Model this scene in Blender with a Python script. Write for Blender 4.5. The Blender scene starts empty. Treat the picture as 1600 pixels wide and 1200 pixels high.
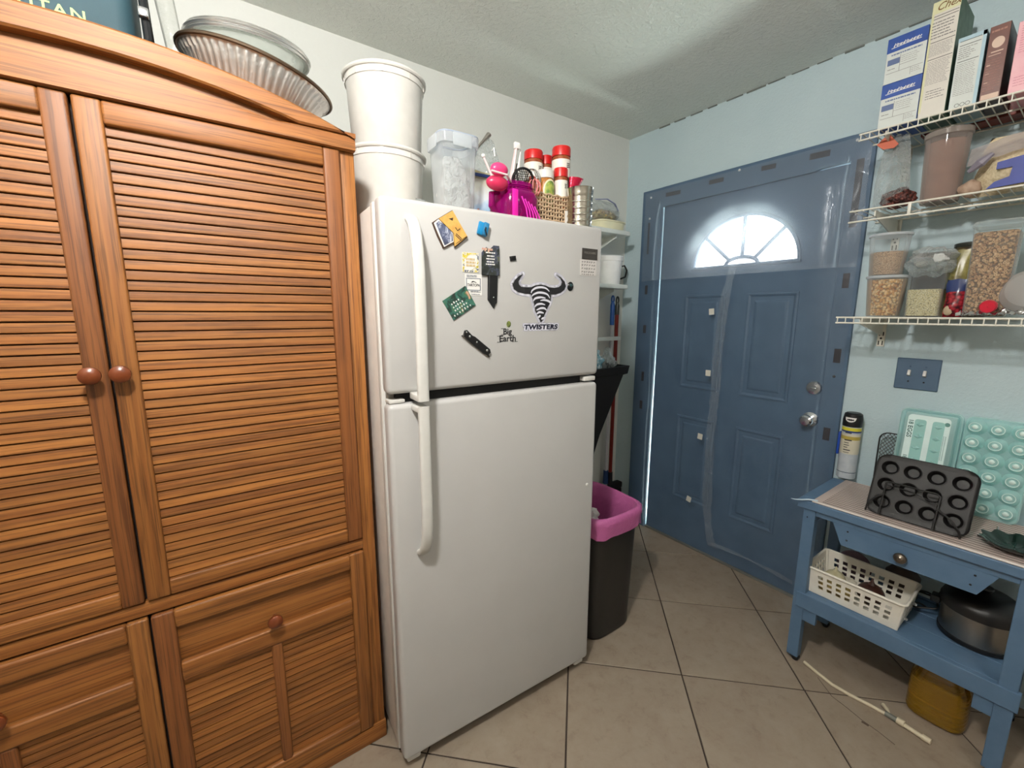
import bpy, bmesh, math, random
from math import sin, cos, pi, radians
from mathutils import Vector, Matrix, noise

# ------------------------------------------------------------------ camera, world, lamps, exposure
S = bpy.context.scene
COL = S.collection
cam_d = bpy.data.cameras.new('camera')
cam_d.sensor_width = 36.0
cam_d.lens = 36.0 * 661.75 / 1600.0
cam_d.clip_start = 0.02
cam = bpy.data.objects.new('camera', cam_d)
COL.objects.link(cam)
YAW, PITCH, ROLL = 0.9515, -0.166, 0.0027
_f = Vector((cos(YAW) * cos(PITCH), sin(YAW) * cos(PITCH), sin(PITCH)))
_r = Vector((sin(YAW), -cos(YAW), 0))
_u = _r.cross(_f)
_r2 = cos(ROLL) * _r + sin(ROLL) * _u
_u2 = -sin(ROLL) * _r + cos(ROLL) * _u
cam.matrix_world = Matrix(((_r2.x, _u2.x, -_f.x, -2.2744), (_r2.y, _u2.y, -_f.y, -1.9205), (_r2.z, _u2.z, -_f.z, 1.409), (0, 0, 0, 1)))
S.camera = cam

W = bpy.data.worlds.new('daylight')
S.world = W
W.use_nodes = True
W.node_tree.nodes['Background'].inputs[0].default_value = (0.78, 0.9, 1.0, 1)
W.node_tree.nodes['Background'].inputs[1].default_value = 6.0


def lamp(name, loc, size, power, col, rot=(0, 0, 0), shape='DISK'):
    d = bpy.data.lights.new(name, 'AREA')
    d.shape = shape
    d.size = size
    d.energy = power
    d.color = col
    o = bpy.data.objects.new(name, d)
    o.location = loc
    o.rotation_euler = rot
    COL.objects.link(o)
    return o


pl_ = bpy.data.lights.new('ceiling_dome', 'POINT')     # flush dome lamp, half sunk in the ceiling
pl_.shadow_soft_size = 0.075
pl_.energy = 98
pl_.color = (1.0, 0.965, 0.92)
po_ = bpy.data.objects.new('ceiling_dome', pl_)
po_.location = (-2.42, -1.62, 2.35)
COL.objects.link(po_)
lamp('fill_light', (-1.3, -2.75, 2.46), 0.5, 7, (1.0, 0.95, 0.88))  # unseen fill light, added to brighten the right-hand things
lamp('sunlit_patio_bounce', (1.45, -0.77, 0.05), 2.0, 1700, (0.86, 1.0, 0.93), (0, radians(138), 0))
S.view_settings.view_transform = 'Standard'
S.view_settings.look = 'None'
S.view_settings.exposure = 0.12
S.view_settings.gamma = 1.0
S.view_settings.use_curve_mapping = False
S.cycles.use_denoising = True
S.cycles.transparent_max_bounces = 24
S.cycles.max_bounces = 10
S.cycles.diffuse_bounces = 5
S.cycles.sample_clamp_indirect = 6.0

# ------------------------------------------------------------------ helpers
RND = random.Random(11)
WM = {}


def lin(c):
    return tuple(((v / 255) / 12.92 if v / 255 <= 0.04045 else ((v / 255 + 0.055) / 1.055) ** 2.4) for v in c) + (1.0,)


def new_mat(name):
    m = bpy.data.materials.new(name)
    m.use_nodes = True
    nt = m.node_tree
    nt.nodes.clear()
    out = nt.nodes.new('ShaderNodeOutputMaterial')
    return m, nt, out


def nd(nt, typ, **kw):
    n = nt.nodes.new(typ)
    for k, v in kw.items():
        if k.startswith('_'):
            n.inputs[k[1:]].default_value = v
        else:
            setattr(n, k, v)
    return n


def pbsdf(nt, col, rough=0.5, metal=0.0, spec=0.5, trans=0.0, coat=0.0):
    b = nt.nodes.new('ShaderNodeBsdfPrincipled')
    b.inputs['Base Color'].default_value = lin(col)
    b.inputs['Roughness'].default_value = rough
    b.inputs['Metallic'].default_value = metal
    b.inputs['Specular IOR Level'].default_value = spec
    b.inputs['Transmission Weight'].default_value = trans
    b.inputs['Coat Weight'].default_value = coat
    return b


def mix_col(nt, fac, a, b):
    n = nt.nodes.new('ShaderNodeMix')
    n.data_type = 'RGBA'
    if fac is not None:
        nt.links.new(fac, n.inputs[0])
    for i, v in ((6, a), (7, b)):
        if isinstance(v, tuple):
            n.inputs[i].default_value = v if len(v) == 4 else lin(v)
        else:
            nt.links.new(v, n.inputs[i])
    return n.outputs[2]


def coords(nt, scale=(1, 1, 1), rnd=False):
    tc = nt.nodes.new('ShaderNodeTexCoord')
    mp = nt.nodes.new('ShaderNodeMapping')
    mp.inputs['Scale'].default_value = scale
    nt.links.new(tc.outputs['Object'], mp.inputs['Vector'])
    if rnd:
        oi = nt.nodes.new('ShaderNodeObjectInfo')
        mul = nt.nodes.new('ShaderNodeVectorMath')
        mul.operation = 'SCALE'
        mul.inputs[0].default_value = (37.0, 19.0, 53.0)
        nt.links.new(oi.outputs['Random'], mul.inputs['Scale'])
        nt.links.new(mul.outputs[0], mp.inputs['Location'])
        return mp.outputs[0], oi.outputs['Random']
    return mp.outputs[0]


def noise_fac(nt, vec, scale, detail=3.0, rough=0.55, dist=0.0):
    n = nd(nt, 'ShaderNodeTexNoise', _Scale=scale, _Detail=detail, _Roughness=rough, _Distortion=dist)
    nt.links.new(vec, n.inputs['Vector'])
    return n.outputs['Fac']


def ramp(nt, fac, stops):
    r = nt.nodes.new('ShaderNodeValToRGB')
    e = r.color_ramp.elements
    while len(e) < len(stops):
        e.new(0.5)
    for el, (p, c) in zip(e, stops):
        el.position = p
        el.color = lin(c) if not isinstance(c, float) else (c, c, c, 1)
    nt.links.new(fac, r.inputs[0])
    return r.outputs[0]


def add_bump(nt, b, fac, strength, dist):
    bp = nd(nt, 'ShaderNodeBump', _Strength=strength, _Distance=dist)
    nt.links.new(fac, bp.inputs['Height'])
    nt.links.new(bp.outputs[0], b.inputs['Normal'])


def M(name, col, rough=0.5, metal=0.0, spec=0.5, col2=None, ns=25.0, bump=0.0, bs=120.0, bd=0.002, trans=0.0, coat=0.0):
    """plain surface with optional blotches of a second colour and fine relief"""
    m, nt, out = new_mat(name)
    b = pbsdf(nt, col, rough, metal, spec, trans, coat)
    v = coords(nt)
    c2 = col2 or tuple(max(0, int(x * 0.975)) for x in col)
    f = ramp(nt, noise_fac(nt, v, ns, 4), [(0.35, 0.0), (0.65, 1.0)])
    nt.links.new(mix_col(nt, f, col, c2), b.inputs['Base Color'])
    if bump:
        add_bump(nt, b, noise_fac(nt, v, bs, 3), bump, bd)
    nt.links.new(b.outputs[0], out.inputs[0])
    return m


def clear(name, tint, body=0.15, rough=0.06, bump=0.0, bs=40.0, bd=0.004, milky=0.0, body_col=None, spec=0.5):
    """thin clear or milky plastic: see-through, with a skin that reflects and scatters"""
    m, nt, out = new_mat(name)
    tr = nt.nodes.new('ShaderNodeBsdfTransparent')
    tr.inputs[0].default_value = lin(tint)
    b = pbsdf(nt, body_col or tint, rough, 0, spec)
    lw = nd(nt, 'ShaderNodeLayerWeight', _Blend=0.25)
    if bump:
        bp = nd(nt, 'ShaderNodeBump', _Strength=bump, _Distance=bd)
        nt.links.new(noise_fac(nt, coords(nt), bs, 3, 0.6, 0.6), bp.inputs['Height'])
        nt.links.new(bp.outputs[0], b.inputs['Normal'])
        nt.links.new(bp.outputs[0], lw.inputs['Normal'])
    mr = nd(nt, 'ShaderNodeMapRange')
    mr.inputs['To Min'].default_value = body
    mr.inputs['To Max'].default_value = min(1.0, body + 0.55)
    nt.links.new(lw.outputs['Facing'], mr.inputs['Value'])
    mx = nt.nodes.new('ShaderNodeMixShader')
    nt.links.new(mr.outputs[0], mx.inputs[0])
    nt.links.new(tr.outputs[0], mx.inputs[1])
    nt.links.new(b.outputs[0], mx.inputs[2])
    last = mx.outputs[0]
    if milky:
        tl = nt.nodes.new('ShaderNodeBsdfTranslucent')
        tl.inputs[0].default_value = lin(body_col or tint)
        m2 = nt.nodes.new('ShaderNodeMixShader')
        m2.inputs[0].default_value = milky
        nt.links.new(last, m2.inputs[1])
        nt.links.new(tl.outputs[0], m2.inputs[2])
        last = m2.outputs[0]
    nt.links.new(last, out.inputs[0])
    return m


def grains(name, stops, scale, bump=0.6, bd=0.004, rough=0.6, ring=False):
    """loose grains, seeds or cereal: cells each with its own tone and relief"""
    m, nt, out = new_mat(name)
    b = pbsdf(nt, (200, 160, 100), rough)
    v = coords(nt)
    vo = nd(nt, 'ShaderNodeTexVoronoi', _Scale=scale)
    nt.links.new(v, vo.inputs['Vector'])
    sep = nt.nodes.new('ShaderNodeSeparateColor')
    nt.links.new(vo.outputs['Color'], sep.inputs[0])
    c = ramp(nt, sep.outputs[0], stops)
    if ring:
        dk = ramp(nt, vo.outputs['Distance'], [(0.08, 0.22), (0.22, 1.0), (0.5, 1.0), (0.75, 0.3)])
    else:
        dk = ramp(nt, vo.outputs['Distance'], [(0.0, 1.0), (0.45, 0.9), (0.8, 0.35)])
    mm = nt.nodes.new('ShaderNodeMix')
    mm.data_type = 'RGBA'
    mm.blend_type = 'MULTIPLY'
    mm.inputs[0].default_value = 1.0
    nt.links.new(c, mm.inputs[6])
    nt.links.new(dk, mm.inputs[7])
    nt.links.new(mm.outputs[2], b.inputs['Base Color'])
    add_bump(nt, b, dk, bump, bd)
    nt.links.new(b.outputs[0], out.inputs[0])
    return m


def oak(name, axis, dark=(66, 34, 12), mid=(126, 75, 33), light=(154, 100, 48), rough=0.52):
    m, nt, out = new_mat(name)
    b = pbsdf(nt, mid, rough, 0, 0.42)
    sc = [14.0, 14.0, 14.0]
    sc['xyz'.index(axis)] = 1.1
    v, rnd = coords(nt, tuple(sc), True)
    warp = noise_fac(nt, v, 0.55, 2, 0.5, 0.8)
    wv = nd(nt, 'ShaderNodeTexWave', _Scale=0.42, _Distortion=6.0, _Detail=2.0)
    wv.inputs['Detail Scale'].default_value = 0.7
    wv.bands_direction = {'x': 'Z', 'y': 'Z', 'z': 'X'}[axis]
    nt.links.new(v, wv.inputs['Vector'])
    sf = [190.0, 190.0, 190.0]
    sf['xyz'.index(axis)] = 4.0
    v2, _ = coords(nt, tuple(sf), True)
    fine = noise_fac(nt, v2, 1.0, 3, 0.7)
    c1 = ramp(nt, wv.outputs['Fac'], [(0.0, mid), (0.30, light), (0.85, light), (1.0, mid)])
    c2 = ramp(nt, warp, [(0.3, mid), (0.7, light)])
    base = nt.nodes.new('ShaderNodeMix')
    base.data_type = 'RGBA'
    base.inputs[0].default_value = 0.55
    nt.links.new(c1, base.inputs[6])
    nt.links.new(c2, base.inputs[7])
    pore = ramp(nt, fine, [(0.38, 0.0), (0.52, 1.0)])
    mul = nt.nodes.new('ShaderNodeMix')
    mul.data_type = 'RGBA'
    mul.blend_type = 'MIX'
    nt.links.new(pore, mul.inputs[0])
    dk = nt.nodes.new('ShaderNodeMix')
    dk.data_type = 'RGBA'
    dk.inputs[0].default_value = 0.6
    nt.links.new(base.outputs[2], dk.inputs[6])
    dk.inputs[7].default_value = lin(dark)
    nt.links.new(dk.outputs[2], mul.inputs[6])
    nt.links.new(base.outputs[2], mul.inputs[7])
    hsv = nt.nodes.new('ShaderNodeHueSaturation')
    mr = nd(nt, 'ShaderNodeMapRange')
    mr.inputs['To Min'].default_value = 0.8
    mr.inputs['To Max'].default_value = 1.15
    nt.links.new(rnd, mr.inputs['Value'])
    nt.links.new(mr.outputs[0], hsv.inputs['Value'])
    nt.links.new(mul.outputs[2], hsv.inputs['Color'])
    nt.links.new(hsv.outputs[0], b.inputs['Base Color'])
    add_bump(nt, b, fine, 0.12, 0.0006)
    nt.links.new(b.outputs[0], out.inputs[0])
    return m


class MB:
    """gathers shapes into one bmesh and links it as ONE mesh object"""

    def __init__(s):
        s.bm = bmesh.new()

    def box(s, x0, x1, y0, y1, z0, z1, bev=0.0, seg=2, mat=None):
        r = bmesh.ops.create_cube(s.bm, size=1.0)
        vs = r['verts']
        T = Matrix.Translation(((x0 + x1) / 2, (y0 + y1) / 2, (z0 + z1) / 2)) @ Matrix.Diagonal((x1 - x0, y1 - y0, z1 - z0, 1))
        bmesh.ops.transform(s.bm, matrix=T, verts=vs)
        if bev:
            es = list({e for v in vs for e in v.link_edges})
            r = bmesh.ops.bevel(s.bm, geom=es, offset=bev, segments=seg, affect='EDGES', profile=0.5)
            vs = list({v for f in r['faces'] for v in f.verts} | {v for v in vs if v.is_valid})
        if mat is not None:
            bmesh.ops.transform(s.bm, matrix=mat, verts=[v for v in vs if v.is_valid])
        return s

    def face(s, pts):
        s.bm.faces.new([s.bm.verts.new(p) for p in pts])
        return s

    def rings(s, rings, close=True, cap0=True, cap1=True):
        """loft: list of rings (each a list of points)"""
        R = [[s.bm.verts.new(p) for p in r] for r in rings]
        n = len(R[0])
        for a, b in zip(R, R[1:]):
            for i in range(n if close else n - 1):
                j = (i + 1) % n
                s.bm.faces.new((a[i], a[j], b[j], b[i]))
        if cap0:
            s.bm.faces.new(list(reversed(R[0])))
        if cap1:
            s.bm.faces.new(R[-1])
        return s

    def lathe(s, prof, c=(0, 0, 0), seg=32, ex=1.0, ey=1.0, n=2.0, cap0=True, cap1=True, M4=None):
        """profile (r, z) round a vertical axis; n > 2 squares the section off; ex, ey stretch it"""
        rr = []
        for r, z in prof:
            ring = []
            for k in range(seg):
                a = 2 * pi * (k + 0.5) / seg
                x = math.copysign(abs(cos(a)) ** (2 / n), cos(a)) * r * ex
                y = math.copysign(abs(sin(a)) ** (2 / n), sin(a)) * r * ey
                p = Vector((x, y, z))
                if M4 is not None:
                    p = M4 @ p
                ring.append(p + Vector(c))
            rr.append(ring)
        return s.rings(rr, True, cap0, cap1)

    def rod(s, p0, p1, r0, r1=None, seg=12, caps=True):
        r1 = r0 if r1 is None else r1
        return s.tube([p0, p1], [r0, r1], seg, caps)

    def tube(s, pts, r, seg=10, caps=True, closed=False, flat=1.0):
        pts = [Vector(p) for p in pts]
        rs = r if isinstance(r, (list, tuple)) else [r] * len(pts)
        n = len(pts)
        up = None
        rr = []
        for i, p in enumerate(pts):
            if closed:
                t = pts[(i + 1) % n] - pts[i - 1]
            else:
                t = pts[min(i + 1, n - 1)] - pts[max(i - 1, 0)]
            t.normalize()
            if up is None:
                up = Vector((0, 0, 1)) if abs(t.z) < 0.9 else Vector((1, 0, 0))
            a = t.cross(up)
            if a.length < 1e-6:
                a = t.orthogonal()
            a.normalize()
            up = a.cross(t).normalized()
            rr.append([p + (a * cos(2 * pi * k / seg) + up * sin(2 * pi * k / seg) * flat) * rs[i] for k in range(seg)])
        if closed:
            rr.append(rr[0])
            R = [[s.bm.verts.new(q) for q in ring] for ring in rr[:-1]]
            for i in range(n):
                a, b = R[i], R[(i + 1) % n]
                for k in range(seg):
                    j = (k + 1) % seg
                    s.bm.faces.new((a[k], a[j], b[j], b[k]))
            return s
        return s.rings(rr, True, caps, caps)

    def prism(s, pts, y0, y1):
        """outline in (x, z), extruded along y"""
        a = [s.bm.verts.new((p[0], y0, p[1])) for p in pts]
        b = [s.bm.verts.new((p[0], y1, p[1])) for p in pts]
        n = len(pts)
        s.bm.faces.new(a)
        s.bm.faces.new(list(reversed(b)))
        for i in range(n):
            j = (i + 1) % n
            s.bm.faces.new((a[j], a[i], b[i], b[j]))
        return s

    def band(s, pts, w, y0, y1, taper=False):
        """a drawn stroke of width w in (x, z), with depth"""
        n = len(pts)
        L, R_ = [], []
        for i in range(n):
            a = Vector(pts[max(i - 1, 0)])
            b = Vector(pts[min(i + 1, n - 1)])
            t = (b - a).normalized()
            ww = w * (0.25 + 0.75 * sin(pi * (i + 0.5) / n)) if taper else w
            q = Vector((-t.y, t.x)) * ww / 2
            L.append(Vector(pts[i]) + q)
            R_.append(Vector(pts[i]) - q)
        for i in range(n - 1):
            s.prism([L[i], L[i + 1], R_[i + 1], R_[i]], y0, y1)
        return s

    def ball(s, c, r, sx=1, sy=1, sz=1, u=16, v=10, jit=0.0, seed=0):
        g = bmesh.ops.create_uvsphere(s.bm, u_segments=u, v_segments=v, radius=1.0)
        for w in g['verts']:
            k = 1.0
            if jit:
                k += jit * noise.noise(w.co * 2.3 + Vector((seed * 3.1, seed * 1.7, 0)))
            w.co = Vector(c) + Vector((w.co.x * r * sx, w.co.y * r * sy, w.co.z * r * sz)) * k
        return s

    def grid(s, fn, nu, nv):
        V = [[s.bm.verts.new(fn(i / nu, j / nv)) for j in range(nv + 1)] for i in range(nu + 1)]
        for i in range(nu):
            for j in range(nv):
                s.bm.faces.new((V[i][j], V[i + 1][j], V[i + 1][j + 1], V[i][j + 1]))
        return s

    def pillow(s, w, h, t, seed=0, crump=0.3, nu=18, nv=18, c=(0, 0, 0), belly=0.0, pinch=0.0):
        """a filled bag standing in the xz plane, base at z=0, creased; belly pushes the fill down; pinch narrows the top"""
        for sd in (-1, 1):
            def fn(u, v, sd=sd):
                e = max(0.0, (1 - abs(2 * u - 1) ** 3)) * max(0.0, 1 - abs(2 * v - 1) ** (4 if v < .5 else 2))
                e *= 1 + belly * (0.5 - v)
                k = noise.noise(Vector((u * 4 + seed, v * 4 - seed, sd * 1.3))) + 0.5 * noise.noise(Vector((u * 11 + seed, v * 9, sd * 3)))
                x = (u - 0.5) * w * (1 - pinch * v * v) + 0.06 * w * noise.noise(Vector((v * 3, seed, u * 2)))
                y = sd * t / 2 * e * (1 + crump * k)
                z = v * h + 0.04 * h * noise.noise(Vector((u * 3 + 5, seed, 0))) * v
                return Vector((x + c[0], y + c[1], max(z, 0) + c[2]))
            s.grid(fn, nu, nv)
        bmesh.ops.remove_doubles(s.bm, verts=s.bm.verts, dist=1e-5)
        return s

    def build(s, name, mat, parent=None, world=False, smooth=35, label=None, kind=None):
        bmesh.ops.recalc_face_normals(s.bm, faces=s.bm.faces)
        me = bpy.data.meshes.new(name)
        s.bm.to_mesh(me)
        s.bm.free()
        if smooth:
            me.polygons.foreach_set('use_smooth', [True] * len(me.polygons))
            me.set_sharp_from_angle(angle=radians(smooth))
        if world and parent is not None:
            me.transform(WM[parent.name].inverted())
        me.materials.append(mat)
        o = bpy.data.objects.new(name, me)
        COL.objects.link(o)
        if parent is not None:
            o.parent = parent
            WM[o.name] = WM[parent.name]
        else:
            WM[o.name] = Matrix.Identity(4)
        if label:
            o['label'] = label
        if kind:
            o['kind'] = kind
        return o


def tag(o, label, cat, group=None):
    o['label'] = label
    o['category'] = cat
    if group:
        o['group'] = group
    return o


def thing(name, label, cat, loc=(0, 0, 0), rz=0.0, group=None, rx=0.0, ry=0.0):
    o = bpy.data.objects.new(name, None)
    o.empty_display_size = 0.05
    COL.objects.link(o)
    o.location = loc
    o.rotation_euler = (rx, ry, rz)
    WM[o.name] = Matrix.LocRotScale(Vector(loc), o.rotation_euler.copy(), None)
    return tag(o, label, cat, group)


def dup(o, parent=None, loc=None):
    c = o.copy()
    COL.objects.link(c)
    if parent is not None:
        c.parent = parent
        WM[c.name] = WM[parent.name]
    if loc is not None:
        c.location = loc
    return c


def move_rot(o, loc, rot=None):
    """put a finished single-mesh thing in place"""
    o.location = loc
    if rot:
        o.rotation_euler = rot
    return o


def text(s, size, mat, parent, x, y, z, spin=0.0, fat=0.0, shear=0.0, name='lettering', ax='CENTER', depth=0.0002, sx=1.0, space=1.0):
    """flat lettering standing in the local xz plane, read from -y"""
    cu = bpy.data.curves.new(name, 'FONT')
    cu.body = s
    cu.size = size
    cu.align_x = ax
    cu.align_y = 'CENTER'
    cu.extrude = depth
    cu.offset = fat
    cu.shear = shear
    cu.space_character = space
    cu.resolution_u = 3
    tmp = bpy.data.objects.new('tmp', cu)
    COL.objects.link(tmp)
    dg = bpy.context.evaluated_depsgraph_get()
    me = bpy.data.meshes.new_from_object(tmp.evaluated_get(dg))
    bpy.data.objects.remove(tmp)
    me.transform(Matrix.Translation((x, y, z)) @ Matrix.Rotation(spin, 4, 'Y') @ Matrix.Rotation(pi / 2, 4, 'X') @ Matrix.Diagonal((sx, 1, 1, 1)))
    me.materials.clear()
    me.materials.append(mat)
    me.name = name
    o = bpy.data.objects.new(name, me)
    COL.objects.link(o)
    o.parent = parent
    WM[o.name] = WM[parent.name]
    return o


def lines_of_print(mb, x0, x1, z0, z1, n, y, h=0.0016, seed=0, ragged=0.3):
    """rows of small print too small to read"""
    r = random.Random(seed)
    for k in range(n):
        z = z1 - (k + 0.5) * (z1 - z0) / n
        x = x0
        end = x1 - (x1 - x0) * ragged * r.random()
        while x < end - 0.002:
            w = min(end - x, 0.003 + 0.008 * r.random())
            mb.box(x, x + w, y - 0.0003, y, z - h / 2, z + h / 2)
            x += w + 0.0014


def rrect(w, h, r, seg=5, cx=0.0, cz=0.0):
    P = []
    for sx, sz, a0 in ((1, 1, 0), (-1, 1, pi / 2), (-1, -1, pi), (1, -1, 1.5 * pi)):
        for k in range(seg + 1):
            a = a0 + pi / 2 * k / seg
            P.append((cx + sx * (w / 2 - r) + r * cos(a), cz + sz * (h / 2 - r) + r * sin(a)))
    return P


# ------------------------------------------------------------------ materials
OAK_H = oak('oak_grain_across', 'x')
OAK_V = oak('oak_grain_upright', 'z')
OAK_DK = oak('oak_grain_upright_deep', 'z', (62, 32, 14), (108, 62, 28), (130, 80, 40))
GAP_SHADE = M('painted_recess_shade', (28, 16, 9), 0.9)
FRIDGE_W = M('white_enamel', (188, 187, 185), 0.38, spec=0.45, col2=(185, 184, 182), ns=6, bump=0.05, bs=900, bd=0.0004)
FRIDGE_SIDE = M('fridge_side_enamel', (214, 206, 198), 0.5, bump=0.1, bs=700, bd=0.0005)
GASKET = M('grey_gasket', (150, 146, 140), 0.7)
WHITE_PL = M('white_plastic', (214, 213, 208), 0.35)
WHITE_MT = M('white_coated_wire', (222, 220, 208), 0.4)
BLACK = M('black_plastic', (18, 18, 19), 0.4)
BLACK_M = M('black_matte', (14, 14, 15), 0.75)
BLUE_P = M('slate_blue_paint', (76, 100, 124), 0.5, col2=(69, 93, 117), ns=9, bump=0.08, bs=260, bd=0.0006)
BLUE_CART = M('slate_blue_cart_paint', (82, 109, 136), 0.5, col2=(75, 102, 129), ns=14, bump=0.06, bs=300, bd=0.0006)
VELCRO = M('brown_black_velcro', (52, 48, 52), 0.95, bump=0.4, bs=1500, bd=0.001)
CHROME = M('polished_steel', (210, 212, 214), 0.16, 1.0)
STEEL = M('brushed_steel', (150, 146, 140), 0.33, 1.0, bump=0.1, bs=400, bd=0.0005)
FOIL = M('crinkled_foil', (215, 215, 215), 0.2, 1.0, bump=0.5, bs=60, bd=0.006)
TIN = M('bright_tin', (200, 196, 184), 0.22, 1.0)
RED_CAP = M('red_plastic', (190, 24, 24), 0.35)
PAPER = M('white_paper', (232, 230, 226), 0.7)
INK = M('black_ink', (20, 20, 24), 0.7)
GREY_INK = M('grey_ink', (120, 118, 116), 0.7)
CLEAR = clear('clear_plastic', (240, 244, 244), 0.10, 0.08)
FROST = clear('frosted_plastic', (236, 240, 240), 0.30, 0.3, milky=0.22)
FILMY = clear('crinkled_clear_bag', (236, 240, 240), 0.14, 0.12, bump=0.9, bs=38, bd=0.012, milky=0.08)

# ------------------------------------------------------------------ the room shell
def wall_mat(name, col, col2, bump, bs, rough=0.6):
    m, nt, out = new_mat(name)
    b = pbsdf(nt, col, rough, 0, 0.4)
    v = coords(nt)
    nt.links.new(mix_col(nt, ramp(nt, noise_fac(nt, v, 2.2, 3), [(0.35, 0.0), (0.65, 1.0)]), col, col2), b.inputs['Base Color'])
    k = ramp(nt, noise_fac(nt, v, bs, 4, 0.6, 0.4), [(0.42, 0.0), (0.62, 1.0)])
    add_bump(nt, b, k, bump, 0.003)
    nt.links.new(b.outputs[0], out.inputs[0])
    return m


WALL_B = wall_mat('pale_grey_wall_paint', (216, 218, 213), (212, 215, 210), 0.10, 55)
WALL_D = wall_mat('pale_aqua_wall_paint', (188, 207, 212), (182, 202, 208), 0.22, 75)
CEIL = wall_mat('textured_ceiling_paint', (228, 231, 224), (223, 227, 219), 0.7, 55, 0.33)
ROOM_OTHER = wall_mat('cream_wall_paint', (176, 171, 162), (171, 166, 158), 0.1, 50)
GROUT = M('dark_grout', (58, 48, 40), 0.9)

ZC = 2.4845
XL, YF = -3.16, -3.4


def struct(name, mb, mat, **k):
    o = mb.build(name, mat, smooth=0, **k)
    o['kind'] = 'structure'
    return o


struct('wall_back', MB().box(XL - 0.1, 0.14, 0, 0.1, -0.02, ZC + 0.02), WALL_B)
struct('wall_left', MB().box(XL - 0.1, XL, YF - 0.1, 0, -0.02, ZC + 0.02), ROOM_OTHER)
struct('wall_front', MB().box(XL - 0.1, 0.14, YF - 0.1, YF, -0.02, ZC + 0.02), ROOM_OTHER)
DY0, DY1, DTOP = -0.283, -1.19, 2.038          # door leaf edges and head
wr = MB()
wr.box(0, 0.12, DY0 + 0.006, 0, 0, ZC + 0.02)
wr.box(0, 0.12, YF, DY1 - 0.004, 0, ZC + 0.02)
wr.box(0, 0.12, DY1 - 0.004, DY0 + 0.006, DTOP + 0.004, ZC + 0.02)
struct('wall_right', wr, WALL_D)
struct('ceiling', MB().box(XL - 0.1, 0.12, YF - 0.1, 0.1, ZC, ZC + 0.06), CEIL)
floor = struct('floor', MB().box(XL - 0.1, 0.12, YF - 0.1, 0.1, -0.06, -0.0035), GROUT)
crk = MB()
for k in range(14):                            # worn crack of the ceiling joint over the door wall
    y = -0.22 - 0.1 * k
    crk.box(-0.004 - 0.003 * RND.random(), 0.0, y - 0.09 * (0.5 + RND.random() * 0.5), y, ZC - 0.003 - 0.003 * RND.random(), ZC)
struct('trim_1', crk, M('grey_joint_crack', (110, 116, 112), 0.9))

# floor tiles laid on the diagonal, each clipped by the walls
m, nt, out = new_mat('beige_stone_tile')
b = pbsdf(nt, (146, 131, 115), 0.42, 0, 0.45)
v, rr_ = coords(nt, (1, 1, 1), True)
n1 = noise_fac(nt, v, 5.0, 6, 0.65, 0.6)
n2 = noise_fac(nt, v, 22.0, 5, 0.7, 0.3)
c1 = ramp(nt, n1, [(0.28, (128, 112, 97)), (0.5, (142, 128, 112)), (0.72, (153, 141, 126))])
c2 = ramp(nt, n2, [(0.25, (112, 97, 84)), (0.45, (142, 128, 112)), (0.7, (151, 139, 124))])
nt.links.new(mix_col(nt, None, c1, c2), b.inputs['Base Color'])
add_bump(nt, b, n2, 0.08, 0.001)
nt.links.new(b.outputs[0], out.inputs[0])
TILE = m
TS = 0.4448
TO = Vector((-0.5658, -0.8022))
E1 = Vector((0.7169, -0.6972))
E2 = Vector((-0.6972, -0.7169))


def clip(poly, a, b_, c):
    """keep the side a*x + b*y <= c"""
    o = []
    for i in range(len(poly)):
        p, q = poly[i], poly[(i + 1) % len(poly)]
        dp, dq = a * p[0] + b_ * p[1] - c, a * q[0] + b_ * q[1] - c
        if dp <= 0:
            o.append(p)
        if dp * dq < 0:
            t = dp / (dp - dq)
            o.append((p[0] + t * (q[0] - p[0]), p[1] + t * (q[1] - p[1])))
    return o


gp = 0.0029 / TS
for i in range(-9, 10):
    for j in range(-9, 10):
        P = [TO + (E1 * (i + a) + E2 * (j + c)) * TS for a, c in ((gp, gp), (1 - gp, gp), (1 - gp, 1 - gp), (gp, 1 - gp))]
        P = [(p.x, p.y) for p in P]
        for a, b_, c in ((1, 0, 0.0), (-1, 0, -XL), (0, 1, 0.0), (0, -1, -YF)):
            P = clip(P, a, b_, c)
            if len(P) < 3:
                break
        if len(P) < 3:
            continue
        ar = abs(sum(P[k][0] * P[(k + 1) % len(P)][1] - P[(k + 1) % len(P)][0] * P[k][1] for k in range(len(P)))) / 2
        if ar < 0.0012:
            continue
        cx = sum(p[0] for p in P) / len(P)
        cy = sum(p[1] for p in P) / len(P)
        mb = MB()
        mb.rings([[Vector((x, y, -0.004)) for x, y in P], [Vector((x, y, -0.0012)) for x, y in P],
                  [Vector((cx + (x - cx) * 0.994, cy + (y - cy) * 0.994, 0.0)) for x, y in P]], True, False, True)
        mb.build('tile', TILE, floor, smooth=0)
ck = MB()
pc = [(-0.452, -1.438), (-0.505, -1.502), (-0.515, -1.55), (-0.530, -1.60), (-0.536, -1.645), (-0.548, -1.692)]
for p, q in zip(pc, pc[1:]):
    ck.tube([(p[0], p[1], 0.0002), (q[0], q[1], 0.0002)], 0.0011, 5)
ck.box(-0.541, -0.533, -1.62, -1.6, 0, 0.0006)
ck.build('crack', M('dirt_filled_crack', (84, 70, 58), 0.9), floor)

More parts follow.
